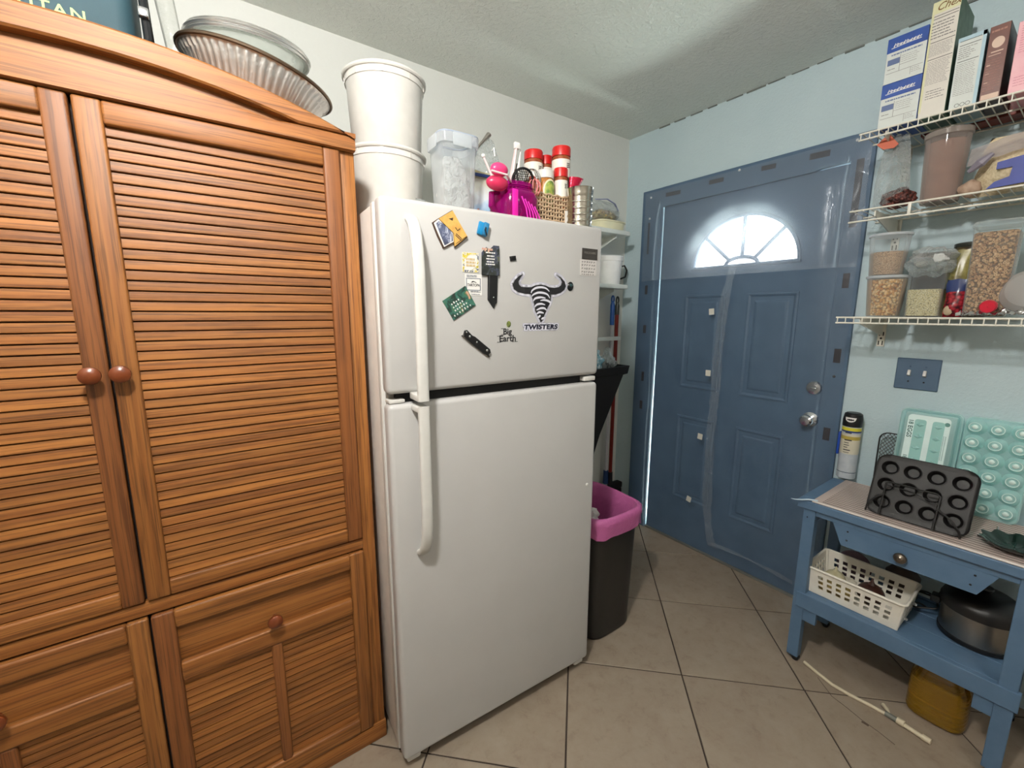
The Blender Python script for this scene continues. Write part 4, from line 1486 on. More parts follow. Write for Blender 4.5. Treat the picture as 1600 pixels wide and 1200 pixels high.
def film_mat(name, body, milky, bump, bs):
    m, nt, out = new_mat(name)
    tr = nt.nodes.new('ShaderNodeBsdfTransparent')
    tr.inputs[0].default_value = (0.97, 0.98, 0.99, 1)
    v = coords(nt, (1, 1, 0.55))
    bp = nd(nt, 'ShaderNodeBump', _Strength=bump, _Distance=0.02)
    nt.links.new(noise_fac(nt, v, bs, 4, 0.6, 1.2), bp.inputs['Height'])
    gl = nd(nt, 'ShaderNodeBsdfGlossy', _Roughness=0.22)
    gl.inputs[0].default_value = (0.9, 0.95, 1, 1)
    nt.links.new(bp.outputs[0], gl.inputs['Normal'])
    tl = nt.nodes.new('ShaderNodeBsdfTranslucent')
    tl.inputs[0].default_value = (0.86, 0.93, 1, 1)
    df = nt.nodes.new('ShaderNodeBsdfDiffuse')
    df.inputs[0].default_value = (0.8, 0.88, 0.95, 1)
    a1 = nt.nodes.new('ShaderNodeMixShader')
    a1.inputs[0].default_value = 0.4
    nt.links.new(tl.outputs[0], a1.inputs[1])
    nt.links.new(df.outputs[0], a1.inputs[2])
    k1 = nt.nodes.new('ShaderNodeMixShader')
    k1.inputs[0].default_value = milky
    nt.links.new(tr.outputs[0], k1.inputs[1])
    nt.links.new(a1.outputs[0], k1.inputs[2])
    k2 = nt.nodes.new('ShaderNodeMixShader')
    k2.inputs[0].default_value = body
    nt.links.new(k1.outputs[0], k2.inputs[1])
    nt.links.new(gl.outputs[0], k2.inputs[2])
    nt.links.new(k2.outputs[0], out.inputs[0])
    return m


FILM_U = film_mat('hazy_upper_sheet', 0.02, 0.22, 0.25, 9)
FILM_L = film_mat('clear_lower_sheet', 0.025, 0.045, 0.4, 8)
SEAM = film_mat('crumpled_seam_sheet', 0.10, 0.16, 1.0, 60)


def billow(u, z, depth):
    e = min(1, max(0, (u - 0.17) / 0.12)) * min(1, max(0, (1.26 - u) / 0.12))
    t = min(1, max(0, (2.12 - z) / 0.16)) * min(1, max(0, (z - 0.02) / 0.15))
    n = noise.noise(Vector((u * 3, z * 2, 0.4))) * 0.012 + noise.noise(Vector((u * 9, z * 5, 2.2))) * 0.006
    return -0.0205 - depth * e * t - max(-0.012, n) * e * t - 0.004


def film(u0, u1, z0, z1, depth, mat, name, nu=44, nv=60):
    mb = MB()
    mb.grid(lambda a, c: Vector((u0 + (u1 - u0) * a, billow(u0 + (u1 - u0) * a, z0 + (z1 - z0) * c, depth), z0 + (z1 - z0) * c)), nu, nv)
    return mb.build(name, mat, fs, smooth=180)


film(0.165, 1.262, 1.605, 2.125, 0.045, FILM_U, 'upper_sheet', 44, 30)
film(0.165, 1.262, 0.012, 1.62, 0.028, FILM_L, 'lower_sheet', 44, 60)
sp_ = [(0.811, 1.846), (0.775, 1.698), (0.738, 1.475), (0.724, 1.172), (0.722, 0.9), (0.723, 0.671), (0.738, 0.336), (0.775, 0.10)]


def seam_u(z):
    for (a, za), (c, zc) in zip(sp_, sp_[1:]):
        if za >= z >= zc:
            return a + (c - a) * (za - z) / (za - zc)
    return sp_[-1][0]


mb = MB()


def seam_pt(a, c):
    z = 0.10 + 1.74 * c
    w = (0.024 + 0.010 * noise.noise(Vector((z * 6, 1, 0)))) * (1.0 if z < 1.7 else max(0.2, (1.85 - z) / 0.15))
    u = seam_u(z) + (a - 0.5) * 2 * w
    y = billow(u, z, 0.045) - 0.006 - 0.010 * noise.noise(Vector((a * 5, z * 22, 3))) - 0.005 * noise.noise(Vector((a * 9, z * 60, 7)))
    return Vector((u, y, z))


mb.grid(seam_pt, 10, 220)
mb.build('crumpled_seam', SEAM, fs, smooth=180)
mb = MB()
mb.grid(lambda a, c: Vector((0.765 + 0.42 * a, billow(0.9, 0.2, 0.03) - 0.006 - 0.004 * noise.noise(Vector((a * 20, c * 4, 0))), 0.12 + 0.05 * a * (1 - a) - 0.01 * a + (c - 0.5) * (0.016 + 0.006 * sin(a * 9)))), 40, 3)
mb.build('bottom_fold', SEAM, fs, smooth=180)
for k, (u, z) in enumerate(((0.675, 1.419), (0.681, 1.09), (0.666, 0.73), (0.627, 0.343))):
    y = billow(u, z, 0.045)
    o = MB().box(-0.014, 0.014, -0.001, 0, -0.016, 0.016).build('paper_tab', M('cream_paper_tab', (214, 212, 200), 0.6), None, smooth=0)
    tag(o, ('topmost', 'second from top', 'third from top', 'lowest')[k] + ' square white paper tab along the seam of the plastic sheet', 'tab', 'paper tabs on the plastic sheet')
    move_rot(o, (y - 0.010, -u, z), (0, 0.1 * (k - 1), RZ))

# ------------------------------------------------------------------ light switches
sw = thing('light_switch', 'slate blue double light switch plate with white toggles under the shelves', 'light switch', (0, -1.499, 1.174), RZ)
mb = MB()
mb.rings([[Vector((x, y, z)) for x, z in rrect(w, h, 0.003, 2)] for w, h, y in ((0.130, 0.124, 0.0), (0.130, 0.124, -0.004), (0.124, 0.118, -0.0065))], True, True, True)
mb.build('plate', BLUE_P, sw, smooth=0)
for x in (-0.023, 0.023):
    MB().box(-0.0048, 0.0048, -0.012, 0.004, -0.011, 0.011, 0.0015, mat=Matrix.Translation((x, -0.0065, 0.002)) @ Matrix.Rotation(radians(-24), 4, 'X')).build('toggle', WHITE_PL, sw)
    for z in (0.030, -0.030):
        MB().ball((x, -0.0065, z), 0.0032, 1, 0.4, 1, 8, 5).build('screw', BLUE_P if z > 0 else BLACK_M, sw)

# ------------------------------------------------------------------ wire shelves on the right wall
def wire_shelf(name, label, zt, lip, sparse):
    o = thing(name, label, 'shelf', (0, -1.30, zt), RZ, 'white wire shelves')
    Ls, D = 0.92, 0.30
    r = 0.0032
    mb = MB()
    mb.rod((0, -D, -r), (Ls, -D, -r), r, None, 8)
    mb.build('top_rail', WHITE_MT, o)
    mb = MB()
    mb.rod((0, -D, -lip), (Ls, -D, -lip), r, None, 8)
    mb.build('lip_rail', WHITE_MT, o)
    mb = MB()
    for y in (-0.006, -0.15):
        mb.rod((0, y, -0.006), (Ls, y, -0.006), r, None, 8)
    mb.build('deck_rail', WHITE_MT, o)
    w0 = None
    n = int(Ls / 0.0254)
    for k in range(n + 1):
        x = 0.006 + k * 0.0254
        if w0 is None:
            mb = MB()
            pts = [(0, -0.004, -0.002), (0, -D, -0.002)]
            if not sparse:
                pts += [(0, -D - 0.003, -0.006), (0, -D - 0.003, -lip - 0.002)]
            mb.tube(pts, 0.0014 if sparse else 0.0017, 6)
            w0 = mb.build('cross_wire', WHITE_MT, o)
            w0.location = (x, 0, 0)
        else:
            dup(w0, o, (x, 0, 0))
    if sparse:
        for x in (0.168, 0.55, 0.88):
            MB().box(x - 0.0045, x + 0.0045, -D - 0.003, -D + 0.002, -lip, 0, 0.001).build('lip_clip', WHITE_MT, o)
    return o


wire_shelf('wire_shelf', 'topmost white wire shelf, carrying the cereal boxes', 2.047, 0.0235, False)
wire_shelf('wire_shelf', 'middle white wire shelf with a deep lip, carrying cocoa canister and rice bag', 1.7835, 0.041, True)
wire_shelf('wire_shelf', 'lowest white wire shelf, carrying corn tubs and cereal container', 1.399, 0.0235, False)
for lab, zt, l1 in (('under the topmost wire shelf', 2.047, 0.12), ('under the middle wire shelf', 1.7835, 0.12), ('under the lowest wire shelf, above the light switch', 1.399, 0.115)):
    o = thing('shelf_bracket', 'white steel bracket ' + lab, 'bracket', (0, -1.372, zt), RZ, 'shelf brackets')
    z0 = -0.0075
    mb = MB()
    mb.prism([(0, z0), (0, z0 - l1 * 0.62), (0.285, z0 - 0.02), (0.285, z0)], -0.0022, 0.0022)
    for v_ in mb.bm.verts:                      # plate stands along the depth
        v_.co = Vector((v_.co.y, -v_.co.x, v_.co.z))
    mb.build('arm', WHITE_MT, o, smooth=0)
    MB().box(-0.0125, 0.0125, -0.006, 0.0, z0 - l1, z0, 0.001).build('wall_plate', WHITE_MT, o)
    mb = MB()
    for x in (-0.006, 0.006):
        mb.box(x - 0.0018, x + 0.0018, -0.0066, -0.0055, z0 - l1 * 0.95, z0 - l1 * 0.80)
        mb.box(x - 0.0018, x + 0.0018, -0.0066, -0.0055, z0 - l1 * 0.62, z0 - l1 * 0.48)
    mb.lathe([(0.004, 0), (0.004, 0.0006)], (0, -0.006, z0 - l1 * 0.71), 12, M4=R90)
    mb.build('slots', BLACK_M, o, smooth=0)

# ------------------------------------------------------------------ small painted shelves beyond the refrigerator
SHW = M('white_gloss_paint', (228, 234, 228), 0.35)
for lab, z, d in (('topmost white board shelf beyond the refrigerator, holding a tub', 1.883, 0.20), ('middle white board shelf beyond the refrigerator, holding a small pail', 1.578, 0.20), ('lowest narrow white board, above the black bin and before the mop poles', 1.264, 0.115)):
    o = thing('board_shelf', lab, 'shelf', (-0.64, 0, z), 0, 'white board shelves beyond the refrigerator')
    MB().box(-0.40, 0.447 if d > 0.15 else 0.505, -d, 0 if d > 0.15 else -d + 0.022, -0.024, 0, 0.003).build('board', SHW, o)
    if d < 0.15:
        MB().box(-0.10, -0.08, -d + 0.02, 0, -0.02, -0.002, 0.002).build('wall_arm', SHW, o)
        MB().box(0.20, 0.22, -d + 0.02, 0, -0.02, -0.002, 0.002).build('wall_arm', SHW, o)
    if d > 0.15:
        mb = MB()
        mb.prism([(0, -0.024), (0, -0.10), (0.02, -0.10), (d - 0.03, -0.040), (d - 0.03, -0.024)], -0.004, 0.004)
        for v_ in mb.bm.verts:
            v_.co = Vector((v_.co.y + 0.36, -v_.co.x, v_.co.z))
        mb.build('bracket', SHW, o, smooth=0)
tb = thing('butter_tub', 'cream plastic tub under a zipper bag on the topmost board shelf', 'tub', (-0.30, -0.105, 1.883))
MB().lathe([(0.082, 0), (0.090, 0.045), (0.094, 0.047), (0.094, 0.054), (0.08, 0.056)], seg=32, n=3.5, ex=1.25, ey=0.8).build('tub', M('cream_plastic', (228, 224, 190), 0.4), tb)
zb = thing('zipper_bag', 'clear zipper bag of dry pasta with a lilac zipper, on the cream tub', 'bag', (-0.325, -0.105, 1.939), 0.1)
MB().pillow(0.24, 0.115, 0.13, 5, 0.3, 16, 12).build('pouch', FILMY, zb)
MB().ball((0.0, 0, 0.034), 0.09, 1.05, 0.6, 0.36, 28, 16, 0.35, 5).build('pasta', grains('mixed_dry_pasta', [(0.0, (156, 110, 66)), (0.4, (206, 176, 116)), (0.8, (226, 206, 150))], 60, 0.8, 0.01), zb)
MB().tube([(-0.115, -0.03, 0.100), (-0.03, -0.045, 0.112), (0.05, -0.04, 0.100), (0.112, -0.02, 0.072)], 0.0055, 6, flat=0.5).build('zipper', M('lilac_zipper', (150, 156, 196), 0.4), zb)
pp = thing('small_pail', 'small white pail with a rim on the middle board shelf', 'pail', (-0.275, -0.11, 1.578))
mb = MB()
mb.lathe([(0.070, 0), (0.083, 0.135), (0.087, 0.136), (0.088, 0.160), (0.085, 0.164), (0.081, 0.16)], seg=36, cap1=False)
mb.build('tub', M('bright_white_plastic', (236, 238, 236), 0.3), pp)
MB().lathe([(0.081, 0.158), (0.081, 0.159)], seg=36).build('lid', WHITE_PL, pp)
hk = thing('coat_hook', 'black wire hook curling beside the small white pail', 'hook', (-0.06, -0.02, 1.66))
MB().tube([(0.02, 0.012, 0.05), (0.004, -0.03, 0.05), (0.006, -0.05, 0.02), (-0.015, -0.055, -0.022), (-0.05, -0.05, -0.035)], 0.0055, 8).build('wire', BLACK, hk)

# mop and broom handles hanging behind
for nm, lab, x, c_grip, c_pole, zt, zg, zb_ in (('mop', 'mop with a blue grip and silver pole hanging under the board shelf', -0.170, (24, 84, 158), (196, 196, 200), 1.52, 1.345, 0.36), ('broom', 'broom with a black grip and a red pole, right of the blue-gripped mop', -0.126, (44, 50, 44), (120, 26, 16), 1.515, 1.41, 0.34)):
    o = thing(nm, lab, nm, (x, -0.066, 0.0))
    MB().rod((0, 0, zb_), (0, 0, zg), 0.0095 if nm == 'mop' else 0.0125, None, 10).build('pole', M(nm + '_pole', c_pole, 0.35), o)
    mb = MB()
    mb.tube([(0, 0, zg - 0.01), (0, 0, zt - 0.06), (0.0, 0, zt - 0.035)], [0.0145, 0.0145, 0.008], 12)
    mb.tube([Vector((0.011 * cos(a), 0, zt - 0.024 + 0.022 * sin(a))) for a in [2 * pi * k / 14 for k in range(14)]], 0.005, 6, closed=True)
    mb.build('grip', M(nm + '_grip', c_grip, 0.4), o)
    MB().rod((0, 0, zb_ - 0.09), (0, 0, zb_), 0.019, 0.016, 12).build('socket', M(nm + '_socket', (30, 62, 110) if nm == 'mop' else (24, 22, 26), 0.5), o)
    mb = MB()
    if nm == 'mop':
        mb.lathe([(0.02, zb_ - 0.08), (0.03, zb_ - 0.15), (0.07, 0.0)], seg=16, ey=0.6, ex=0.5)
    else:
        mb.box(-0.02, 0.105, -0.025, 0.025, zb_ - 0.13, zb_ - 0.085, 0.01)
        mb.rings([[Vector((x_ * k_, y_ * k_, z_)) for x_, y_ in ((-0.02, -0.024), (0.095, -0.024), (0.095, 0.024), (-0.02, 0.024))] for k_, z_ in ((1.0, zb_ - 0.13), (1.1, 0.0))], True)
    mb.build('head', M(nm + '_head', (150, 156, 160) if nm == 'mop' else (26, 24, 28), 0.8), o)

# tapered black bin hanging on the refrigerator side
hb = thing('hanging_bin', 'tapered black plastic bin hanging high between refrigerator and door wall', 'bin', (0, 0, 0))
mb = MB()
RB = [(0.0, 1.0)]
mb.rings([[Vector(p) for p in r_] for r_ in (
    [(-0.70, -0.35, 0.60), (-0.612, -0.35, 0.60), (-0.612, -0.20, 0.60), (-0.70, -0.20, 0.60)],
    [(-0.70, -0.36, 0.745), (-0.566, -0.36, 0.745), (-0.566, -0.19, 0.745), (-0.70, -0.19, 0.745)],
    [(-0.70, -0.36, 1.068), (-0.392, -0.36, 1.068), (-0.392, -0.17, 1.068), (-0.70, -0.17, 1.068)],
    [(-0.70, -0.366, 1.073), (-0.362, -0.366, 1.073), (-0.362, -0.165, 1.073), (-0.70, -0.165, 1.073)],
    [(-0.70, -0.37, 1.112), (-0.352, -0.37, 1.118), (-0.352, -0.16, 1.118), (-0.70, -0.16, 1.112)],
    [(-0.69, -0.36, 1.114), (-0.368, -0.36, 1.120), (-0.368, -0.17, 1.120), (-0.69, -0.17, 1.114)],
    [(-0.68, -0.35, 1.085), (-0.40, -0.35, 1.085), (-0.40, -0.18, 1.085), (-0.68, -0.18, 1.085)])], True, True, True)
mb.build('tub', BLACK_M, hb, smooth=0)
mb = MB()
mb.box(-0.69, -0.66, -0.165, 0.0, 0.98, 1.10, 0.003)
mb.build('wall_mount', BLACK_M, hb)
o = thing('bag_of_bottles', 'clear crumpled bag of bottles lying in the tapered black bin', 'bag', (-0.440, -0.275, 1.086))
MB().ball((0, 0, 0.030), 0.055, 1.05, 0.8, 1.2, 30, 20, 0.55, 8).build('film', FILMY, o)
MB().tube([(-0.01, 0, 0.05), (0.0, 0, 0.10), (0.01, 0, 0.13)], [0.03, 0.018, 0.012], 10).build('bottle_neck', CLEAR, o)
o = thing('blue_wrapper', 'bright turquoise crumpled wrapper in the tapered black bin', 'wrapper', (-0.555, -0.285, 1.086))
MB().ball((0, 0, 0.05), 0.052, 1.0, 0.7, 1.25, 30, 20, 0.6, 2).build('film', M('turquoise_film', (70, 160, 186), 0.25, col2=(226, 236, 240), ns=28, bump=0.8, bs=60, bd=0.01), o)

# kitchen bin with a pink bag
kb = thing('trash_bin', 'tall black kitchen bin lined with a pink bag, beside the refrigerator', 'trash bin', (-0.925, -0.655, 0))
mb = MB()
mb.lathe([(0.130, 0), (0.138, 0.008), (0.152, 0.50), (0.160, 0.505), (0.162, 0.56), (0.157, 0.565), (0.150, 0.52), (0.130, 0.02)], seg=48, n=4.2, ey=1.14, cap1=True)
mb.build('tub', M('black_bin_plastic', (30, 29, 27), 0.45, bump=0.15, bs=500, bd=0.0006), kb)
PKB = clear('pink_bag_film', (226, 130, 190), 0.80, 0.28, bump=0.5, bs=26, bd=0.01, body_col=(198, 106, 162))
mb = MB()
S1 = []
for q, (r, z) in enumerate(((0.1655, 0.495), (0.1675, 0.515), (0.1665, 0.535), (0.170, 0.552), (0.1685, 0.572), (0.160, 0.582), (0.151, 0.575), (0.146, 0.50), (0.138, 0.36), (0.120, 0.30), (0.05, 0.28), (0.005, 0.275))):
    ring = []
    for k in range(72):
        a = 2 * pi * (k + .5) / 72
        x = math.copysign(abs(cos(a)) ** (2 / 4.2), cos(a)) * r
        y = math.copysign(abs(sin(a)) ** (2 / 4.2), sin(a)) * r * 1.14
        j = 0.006 * noise.noise(Vector((cos(a) * 4, sin(a) * 4, q * 0.9))) + 0.003 * noise.noise(Vector((cos(a) * 14, sin(a) * 14, q)))
        zz = z + (0.014 * noise.noise(Vector((cos(a) * 3, sin(a) * 3, 5))) if q == 0 else 0)
        jj = abs(j) if q < 5 else -abs(j)
        ring.append(Vector((x * (1 + jj / max(r, .01)), y * (1 + jj / max(r, .01)), zz)))
    S1.append(ring)
mb.rings(S1, True, False, True)
mb.build('liner', PKB, kb, smooth=80)
o = MB().ball((0, 0, 0.05), 0.062, 1.1, 1.0, 0.9, 28, 18, 0.5, 6).build('crumpled_paper', M('crumpled_white_tissue', (206, 204, 200), 0.7, bump=0.9, bs=60, bd=0.01), None)
tag(o, 'crumpled white tissue lying in the pink bin bag', 'tissue')
move_rot(o, (-0.965, -0.66, 0.437))
o = MB().ball((0, 0, 0.055), 0.10, 1.05, 1.15, 0.65, 28, 18, 0.4, 3).build('rubbish', M('crumpled_grey_rubbish', (150, 140, 140), 0.7, bump=0.9, bs=50, bd=0.01), None)
tag(o, 'heap of crumpled rubbish at the bottom of the pink bin bag', 'rubbish')
move_rot(o, (-0.93, -0.655, 0.30))

# ------------------------------------------------------------------ on the topmost wire shelf: cartons standing edge-on
S1Z, S2Z, S3Z = 2.0475, 1.784, 1.3995


def carton(name, label, y0, y1, xf, depth, z, h, face, edge, cat='box'):
    """box whose front shows the printed side; y0 > y1; front at xf"""
    w = y0 - y1
    o = thing(name, label, cat, (xf, (y0 + y1) / 2, z), RZ)
    MB().box(-w / 2, w / 2, 0, depth, 0, h, 0.0012, 1).build('carton', edge, o, smooth=0)
    MB().box(-w / 2 + 0.0008, w / 2 - 0.0008, -0.0006, 0.0006, 0.001, h - 0.001).build('printed_face', face, o, smooth=0)
    return o, w


BLUE_BOX = M('royal_blue_card', (36, 78, 158), 0.45, col2=(30, 66, 140))
CREAM_P = M('cream_card', (214, 216, 190), 0.55)
PALE_P = M('pale_grey_card', (206, 212, 208), 0.55)
TEXT_G = M('grey_print', (128, 126, 124), 0.7)
TEXT_D = M('dark_print', (60, 60, 58), 0.7)
TEXT_B = M('blue_print', (96, 112, 150), 0.7)
TEXT_W = M('white_print', (226, 226, 222), 0.6)

for k, zz in enumerate((S1Z, S1Z + 0.1435)):
    o, w = carton('mix_box', ('lower' if k == 0 else 'upper') + ' blue and white carton of two stacked at the door end of the top shelf', -1.344, -1.447, -0.282, 0.17, zz, 0.1425, PALE_P, BLUE_BOX)
    mb = MB()
    mb.box(-w / 2, w / 2, -0.0012, -0.0004, 0.098, 0.1425)
    mb.build('blue_band', BLUE_BOX, o, smooth=0)
    mb = MB()
    rg = random.Random(77)
    x = -0.034
    while x < 0.032:
        hh_ = 0.005 + 0.006 * rg.random()
        mb.band([(x, 0.113), (x + 0.004, 0.113 + hh_), (x + 0.006, 0.113 + hh_ * 0.3), (x + 0.0095, 0.114 + hh_ * 0.8)], 0.0030, -0.0016, -0.0010)
        x += 0.0085
    mb.band([(-0.040, 0.110), (0.0, 0.1125), (0.036, 0.112)], 0.002, -0.0016, -0.0010)
    mb.build('white_script', TEXT_W, o, smooth=0)
    mb = MB()
    lines_of_print(mb, -0.038, 0.040, 0.084, 0.093, 1, -0.0008, 0.004, 31, 0.1)
    mb.box(-0.046, -0.014, -0.0010, -0.0004, 0.058, 0.076)
    mb.build('blue_print', TEXT_B, o, smooth=0)
    mb = MB()
    mb.box(-0.0135, -0.0125, -0.001, -0.0004, 0.034, 0.083)
    mb.box(-0.047, 0.047, -0.001, -0.0004, 0.0325, 0.0335)
    mb.box(-0.0125, 0.030, -0.001, -0.0004, 0.051, 0.052)
    mb.box(0.017, 0.0178, -0.001, -0.0004, 0.010, 0.032)
    lines_of_print(mb, -0.044, -0.018, 0.040, 0.050, 1, -0.0008, 0.002, 5)
    lines_of_print(mb, -0.010, 0.044, 0.056, 0.080, 4, -0.0008, 0.001, 6)
    lines_of_print(mb, 0.020, 0.044, 0.014, 0.030, 3, -0.0008, 0.001, 7)
    mb.build('table_print', TEXT_G, o, smooth=0)

SAGE = M('sage_green_card', (98, 128, 108), 0.5, col2=(76, 108, 90), ns=30)
o, w = carton('cereal_box', 'tallest cream cereal box with a green side, between blue and pale boxes', -1.448, -1.513, -0.276, 0.19, S1Z, 0.345, M('ivory_card', (214, 210, 200), 0.5), SAGE)
mb = MB()
mb.box(-w / 2, w / 2, -0.0010, -0.0004, 0.31, 0.345)
mb.box(-w / 2, -w / 2 + 0.006, -0.0010, -0.0004, 0.02, 0.31)
mb.build('cream_margin', M('pale_yellow_card', (214, 214, 172), 0.5), o, smooth=0)
text('Chex', 0.030, M('brown_script', (120, 86, 44), 0.6), o, 0.004, -0.0014, 0.327, shear=0.4, fat=0.0002, sx=0.85)
mb = MB()
for z in (0.302, 0.294, 0.226, 0.176):
    mb.box(-0.028, 0.030, -0.0010, -0.0004, z, z + 0.0016)
mb.build('rule_print', TEXT_D, o, smooth=0, kind='stuff')
mb = MB()
lines_of_print(mb, -0.028, 0.030, 0.235, 0.288, 6, -0.0008, 0.003, 41, 0.3)
lines_of_print(mb, -0.028, 0.030, 0.185, 0.222, 9, -0.0008, 0.001, 42, 0.15)
lines_of_print(mb, -0.026, 0.030, 0.10, 0.172, 15, -0.0008, 0.0011, 43, 0.15)
lines_of_print(mb, -0.020, 0.026, 0.055, 0.085, 4, -0.0008, 0.0022, 44, 0.5)
mb.build('small_print', TEXT_G, o, smooth=0)
o, w = carton('cereal_box', 'pale grey box with a light blue edge, right of the tallest box', -1.522, -1.583, -0.280, 0.18, S1Z, 0.208, PALE_P, M('light_blue_card', (164, 192, 202), 0.5))
mb = MB()
mb.box(w / 2 - 0.008, w / 2, -0.0010, -0.0004, 0.0, 0.208)
mb.box(-w / 2, w / 2, -0.0010, -0.0004, 0.196, 0.208)
mb.build('blue_margin', M('powder_blue_card', (168, 196, 208), 0.5), o, smooth=0)
mb = MB()
for z in (0.196, 0.184, 0.138):
    mb.box(-0.026, 0.020, -0.0012, -0.0004, z, z + 0.0014)
for x in (-0.012, 0.0, 0.012):
    mb.band([(x + 0.005 * cos(a), 0.012 + 0.005 * sin(a)) for a in [2 * pi * k / 12 for k in range(13)]], 0.001, -0.0010, -0.0004)
mb.build('rule_print', TEXT_D, o, smooth=0, kind='stuff')
mb = MB()
lines_of_print(mb, -0.026, 0.020, 0.145, 0.180, 6, -0.0008, 0.0016, 51, 0.5)
lines_of_print(mb, -0.026, 0.020, 0.040, 0.134, 18, -0.0008, 0.001, 52, 0.15)
mb.build('small_print', TEXT_G, o, smooth=0)
BRN = M('cocoa_brown_card', (110, 66, 54), 0.4, col2=(96, 54, 44), ns=20)
o, w = carton('cocoa_box', 'narrow brown box with a pale round emblem, beside the pink box', -1.589, -1.631, -0.281, 0.17, S1Z, 0.208, BRN, M('dark_brown_card', (48, 28, 22), 0.4))
mb = MB()
mb.prism([(0.013 * cos(a), 0.160 + 0.015 * sin(a)) for a in [2 * pi * k / 20 for k in range(20)]], -0.0010, -0.0004)
mb.box(-0.012, 0.013, -0.001, -0.0004, 0.134, 0.137)
mb.box(-0.016, 0.009, -0.001, -0.0004, 0.126, 0.128)
mb.box(-0.018, 0.018, -0.001, -0.0004, 0.006, 0.020)
for z in (0.100, 0.076, 0.052):
    mb.box(-0.017, -0.009, -0.001, -0.0004, z, z + 0.0025)
mb.build('cream_print', M('cream_print', (214, 188, 170), 0.6), o, smooth=0, kind='stuff')
mb = MB()
lines_of_print(mb, -0.017, 0.017, 0.028, 0.118, 12, -0.0008, 0.0014, 61, 0.3)
lines_of_print(mb, -0.017, 0.017, 0.186, 0.200, 1, -0.0008, 0.005, 62, 0.1)
mb.build('tan_print', M('tan_print', (166, 120, 104), 0.6), o, smooth=0)
o, w = carton('candy_box', 'pale pink box at the right end of the top shelf', -1.646, -1.742, -0.277, 0.15, S1Z, 0.196, M('pale_pink_card', (232, 182, 188), 0.5, col2=(226, 168, 178), ns=30), M('pink_card', (214, 150, 160), 0.5))
mb = MB()
lines_of_print(mb, -0.040, 0.040, 0.110, 0.185, 12, -0.0008, 0.0012, 71, 0.15)
lines_of_print(mb, -0.040, 0.040, 0.020, 0.050, 4, -0.0008, 0.0012, 72, 0.15)
mb.build('rose_print', M('rose_print', (190, 116, 130), 0.6), o, smooth=0)
o = MB().box(0, 0.42, 0, 0.075, 0, 0.10, 0.002).build('red_carton', M('rust_red_card', (140, 56, 36), 0.5, col2=(96, 40, 30), ns=14), None, smooth=0)
tag(o, 'long rust-red carton lying along the wall behind the top shelf boxes', 'box')
move_rot(o, (-0.085, -1.42, S1Z), (0, 0, RZ))

# ------------------------------------------------------------------ on the middle wire shelf
o = thing('candy_bag', 'clear hanging bag of dark red candies with an orange label, at the door end', 'bag', (-0.215, -1.390, S2Z), RZ)
MB().pillow(0.105, 0.25, 0.06, 12, 0.35, 18, 20, pinch=0.45, belly=0.9).build('pouch', FILMY, o)
MB().ball((0.022, 0, 0.034), 0.05, 1.0, 0.62, 0.68, 26, 16, 0.3, 9).build('candies', grains('dark_red_candies', [(0.0, (52, 20, 16)), (0.5, (92, 40, 32)), (1.0, (122, 64, 52))], 110, 0.9, 0.008), o)
MB().prism([(-0.050, 0.225), (-0.020, 0.255), (0.012, 0.212), (0.0, 0.202), (-0.03, 0.205)], -0.034, -0.031).build('label', M('orange_print', (196, 96, 66), 0.5), o)
o = thing('cocoa_canister', 'round clear canister full of pinkish brown powder on the middle shelf', 'canister', (-0.195, -1.518, S2Z), RZ)
mb = MB()
mb.lathe([(0.047, 0), (0.049, 0.004), (0.0565, 0.205), (0.0585, 0.206), (0.059, 0.220), (0.055, 0.224)], seg=36, cap1=False)
mb.build('walls', clear('smoky_clear_plastic', (226, 216, 210), 0.16, 0.07), o)
MB().lathe([(0.045, 0.003), (0.0535, 0.190), (0.048, 0.194), (0.001, 0.196)], seg=36, cap1=False).build('powder', M('pinkish_cocoa_powder', (150, 124, 112), 0.85, col2=(142, 116, 104)), o)
MB().lathe([(0.056, 0.206), (0.0605, 0.208), (0.0605, 0.224), (0.056, 0.227), (0.001, 0.227)], seg=36, cap1=False).build('lid', clear('grey_lid_plastic', (190, 180, 172), 0.4, 0.15), o)
o = MB().ball((0, 0, 0.026), 0.027, 1, 1, 0.95, 16, 10, 0.2, 3).build('garlic_bulb', M('pale_garlic_skin', (176, 152, 132), 0.6, col2=(150, 124, 106), ns=60), None)
tag(o, 'small pale garlic bulb between cocoa canister and rice bag', 'garlic')
move_rot(o, (-0.215, -1.592, S2Z))
m, nt, out = new_mat('blue_white_rice_bag_print')
b = pbsdf(nt, (200, 190, 160), 0.22)
v = coords(nt)
sp = nt.nodes.new('ShaderNodeSeparateXYZ')
nt.links.new(v, sp.inputs[0])
nt.links.new(mix_col(nt, ramp(nt, noise_fac(nt, v, 140, 2), [(0.4, 0.0), (0.6, 1.0)]), (222, 208, 176), (200, 184, 150)), b.inputs['Base Color'])
add_bump(nt, b, noise_fac(nt, v, 30, 3, 0.6, 0.8), 0.4, 0.008)
nt.links.new(b.outputs[0], out.inputs[0])
RICEB = m
o = thing('rice_bag', 'slumped rice bag with bold blue lettering under a clear fold, middle shelf', 'bag', (-0.19, -1.735, S2Z), RZ)
MB().pillow(0.29, 0.175, 0.13, 21, 0.25, 22, 18, belly=0.7, pinch=0.2).build('pouch', RICEB, o)
BLP = M('royal_blue_print', (38, 56, 140), 0.45, spec=0.3, col2=(32, 48, 128))
mb = MB()
mb.prism([(-0.10, 0.008), (-0.085, 0.026), (-0.055, 0.036), (-0.052, 0.062), (-0.085, 0.062), (-0.085, 0.082), (0.015, 0.098), (0.015, 0.066), (-0.022, 0.062), (-0.022, 0.012)], -0.076, -0.070)
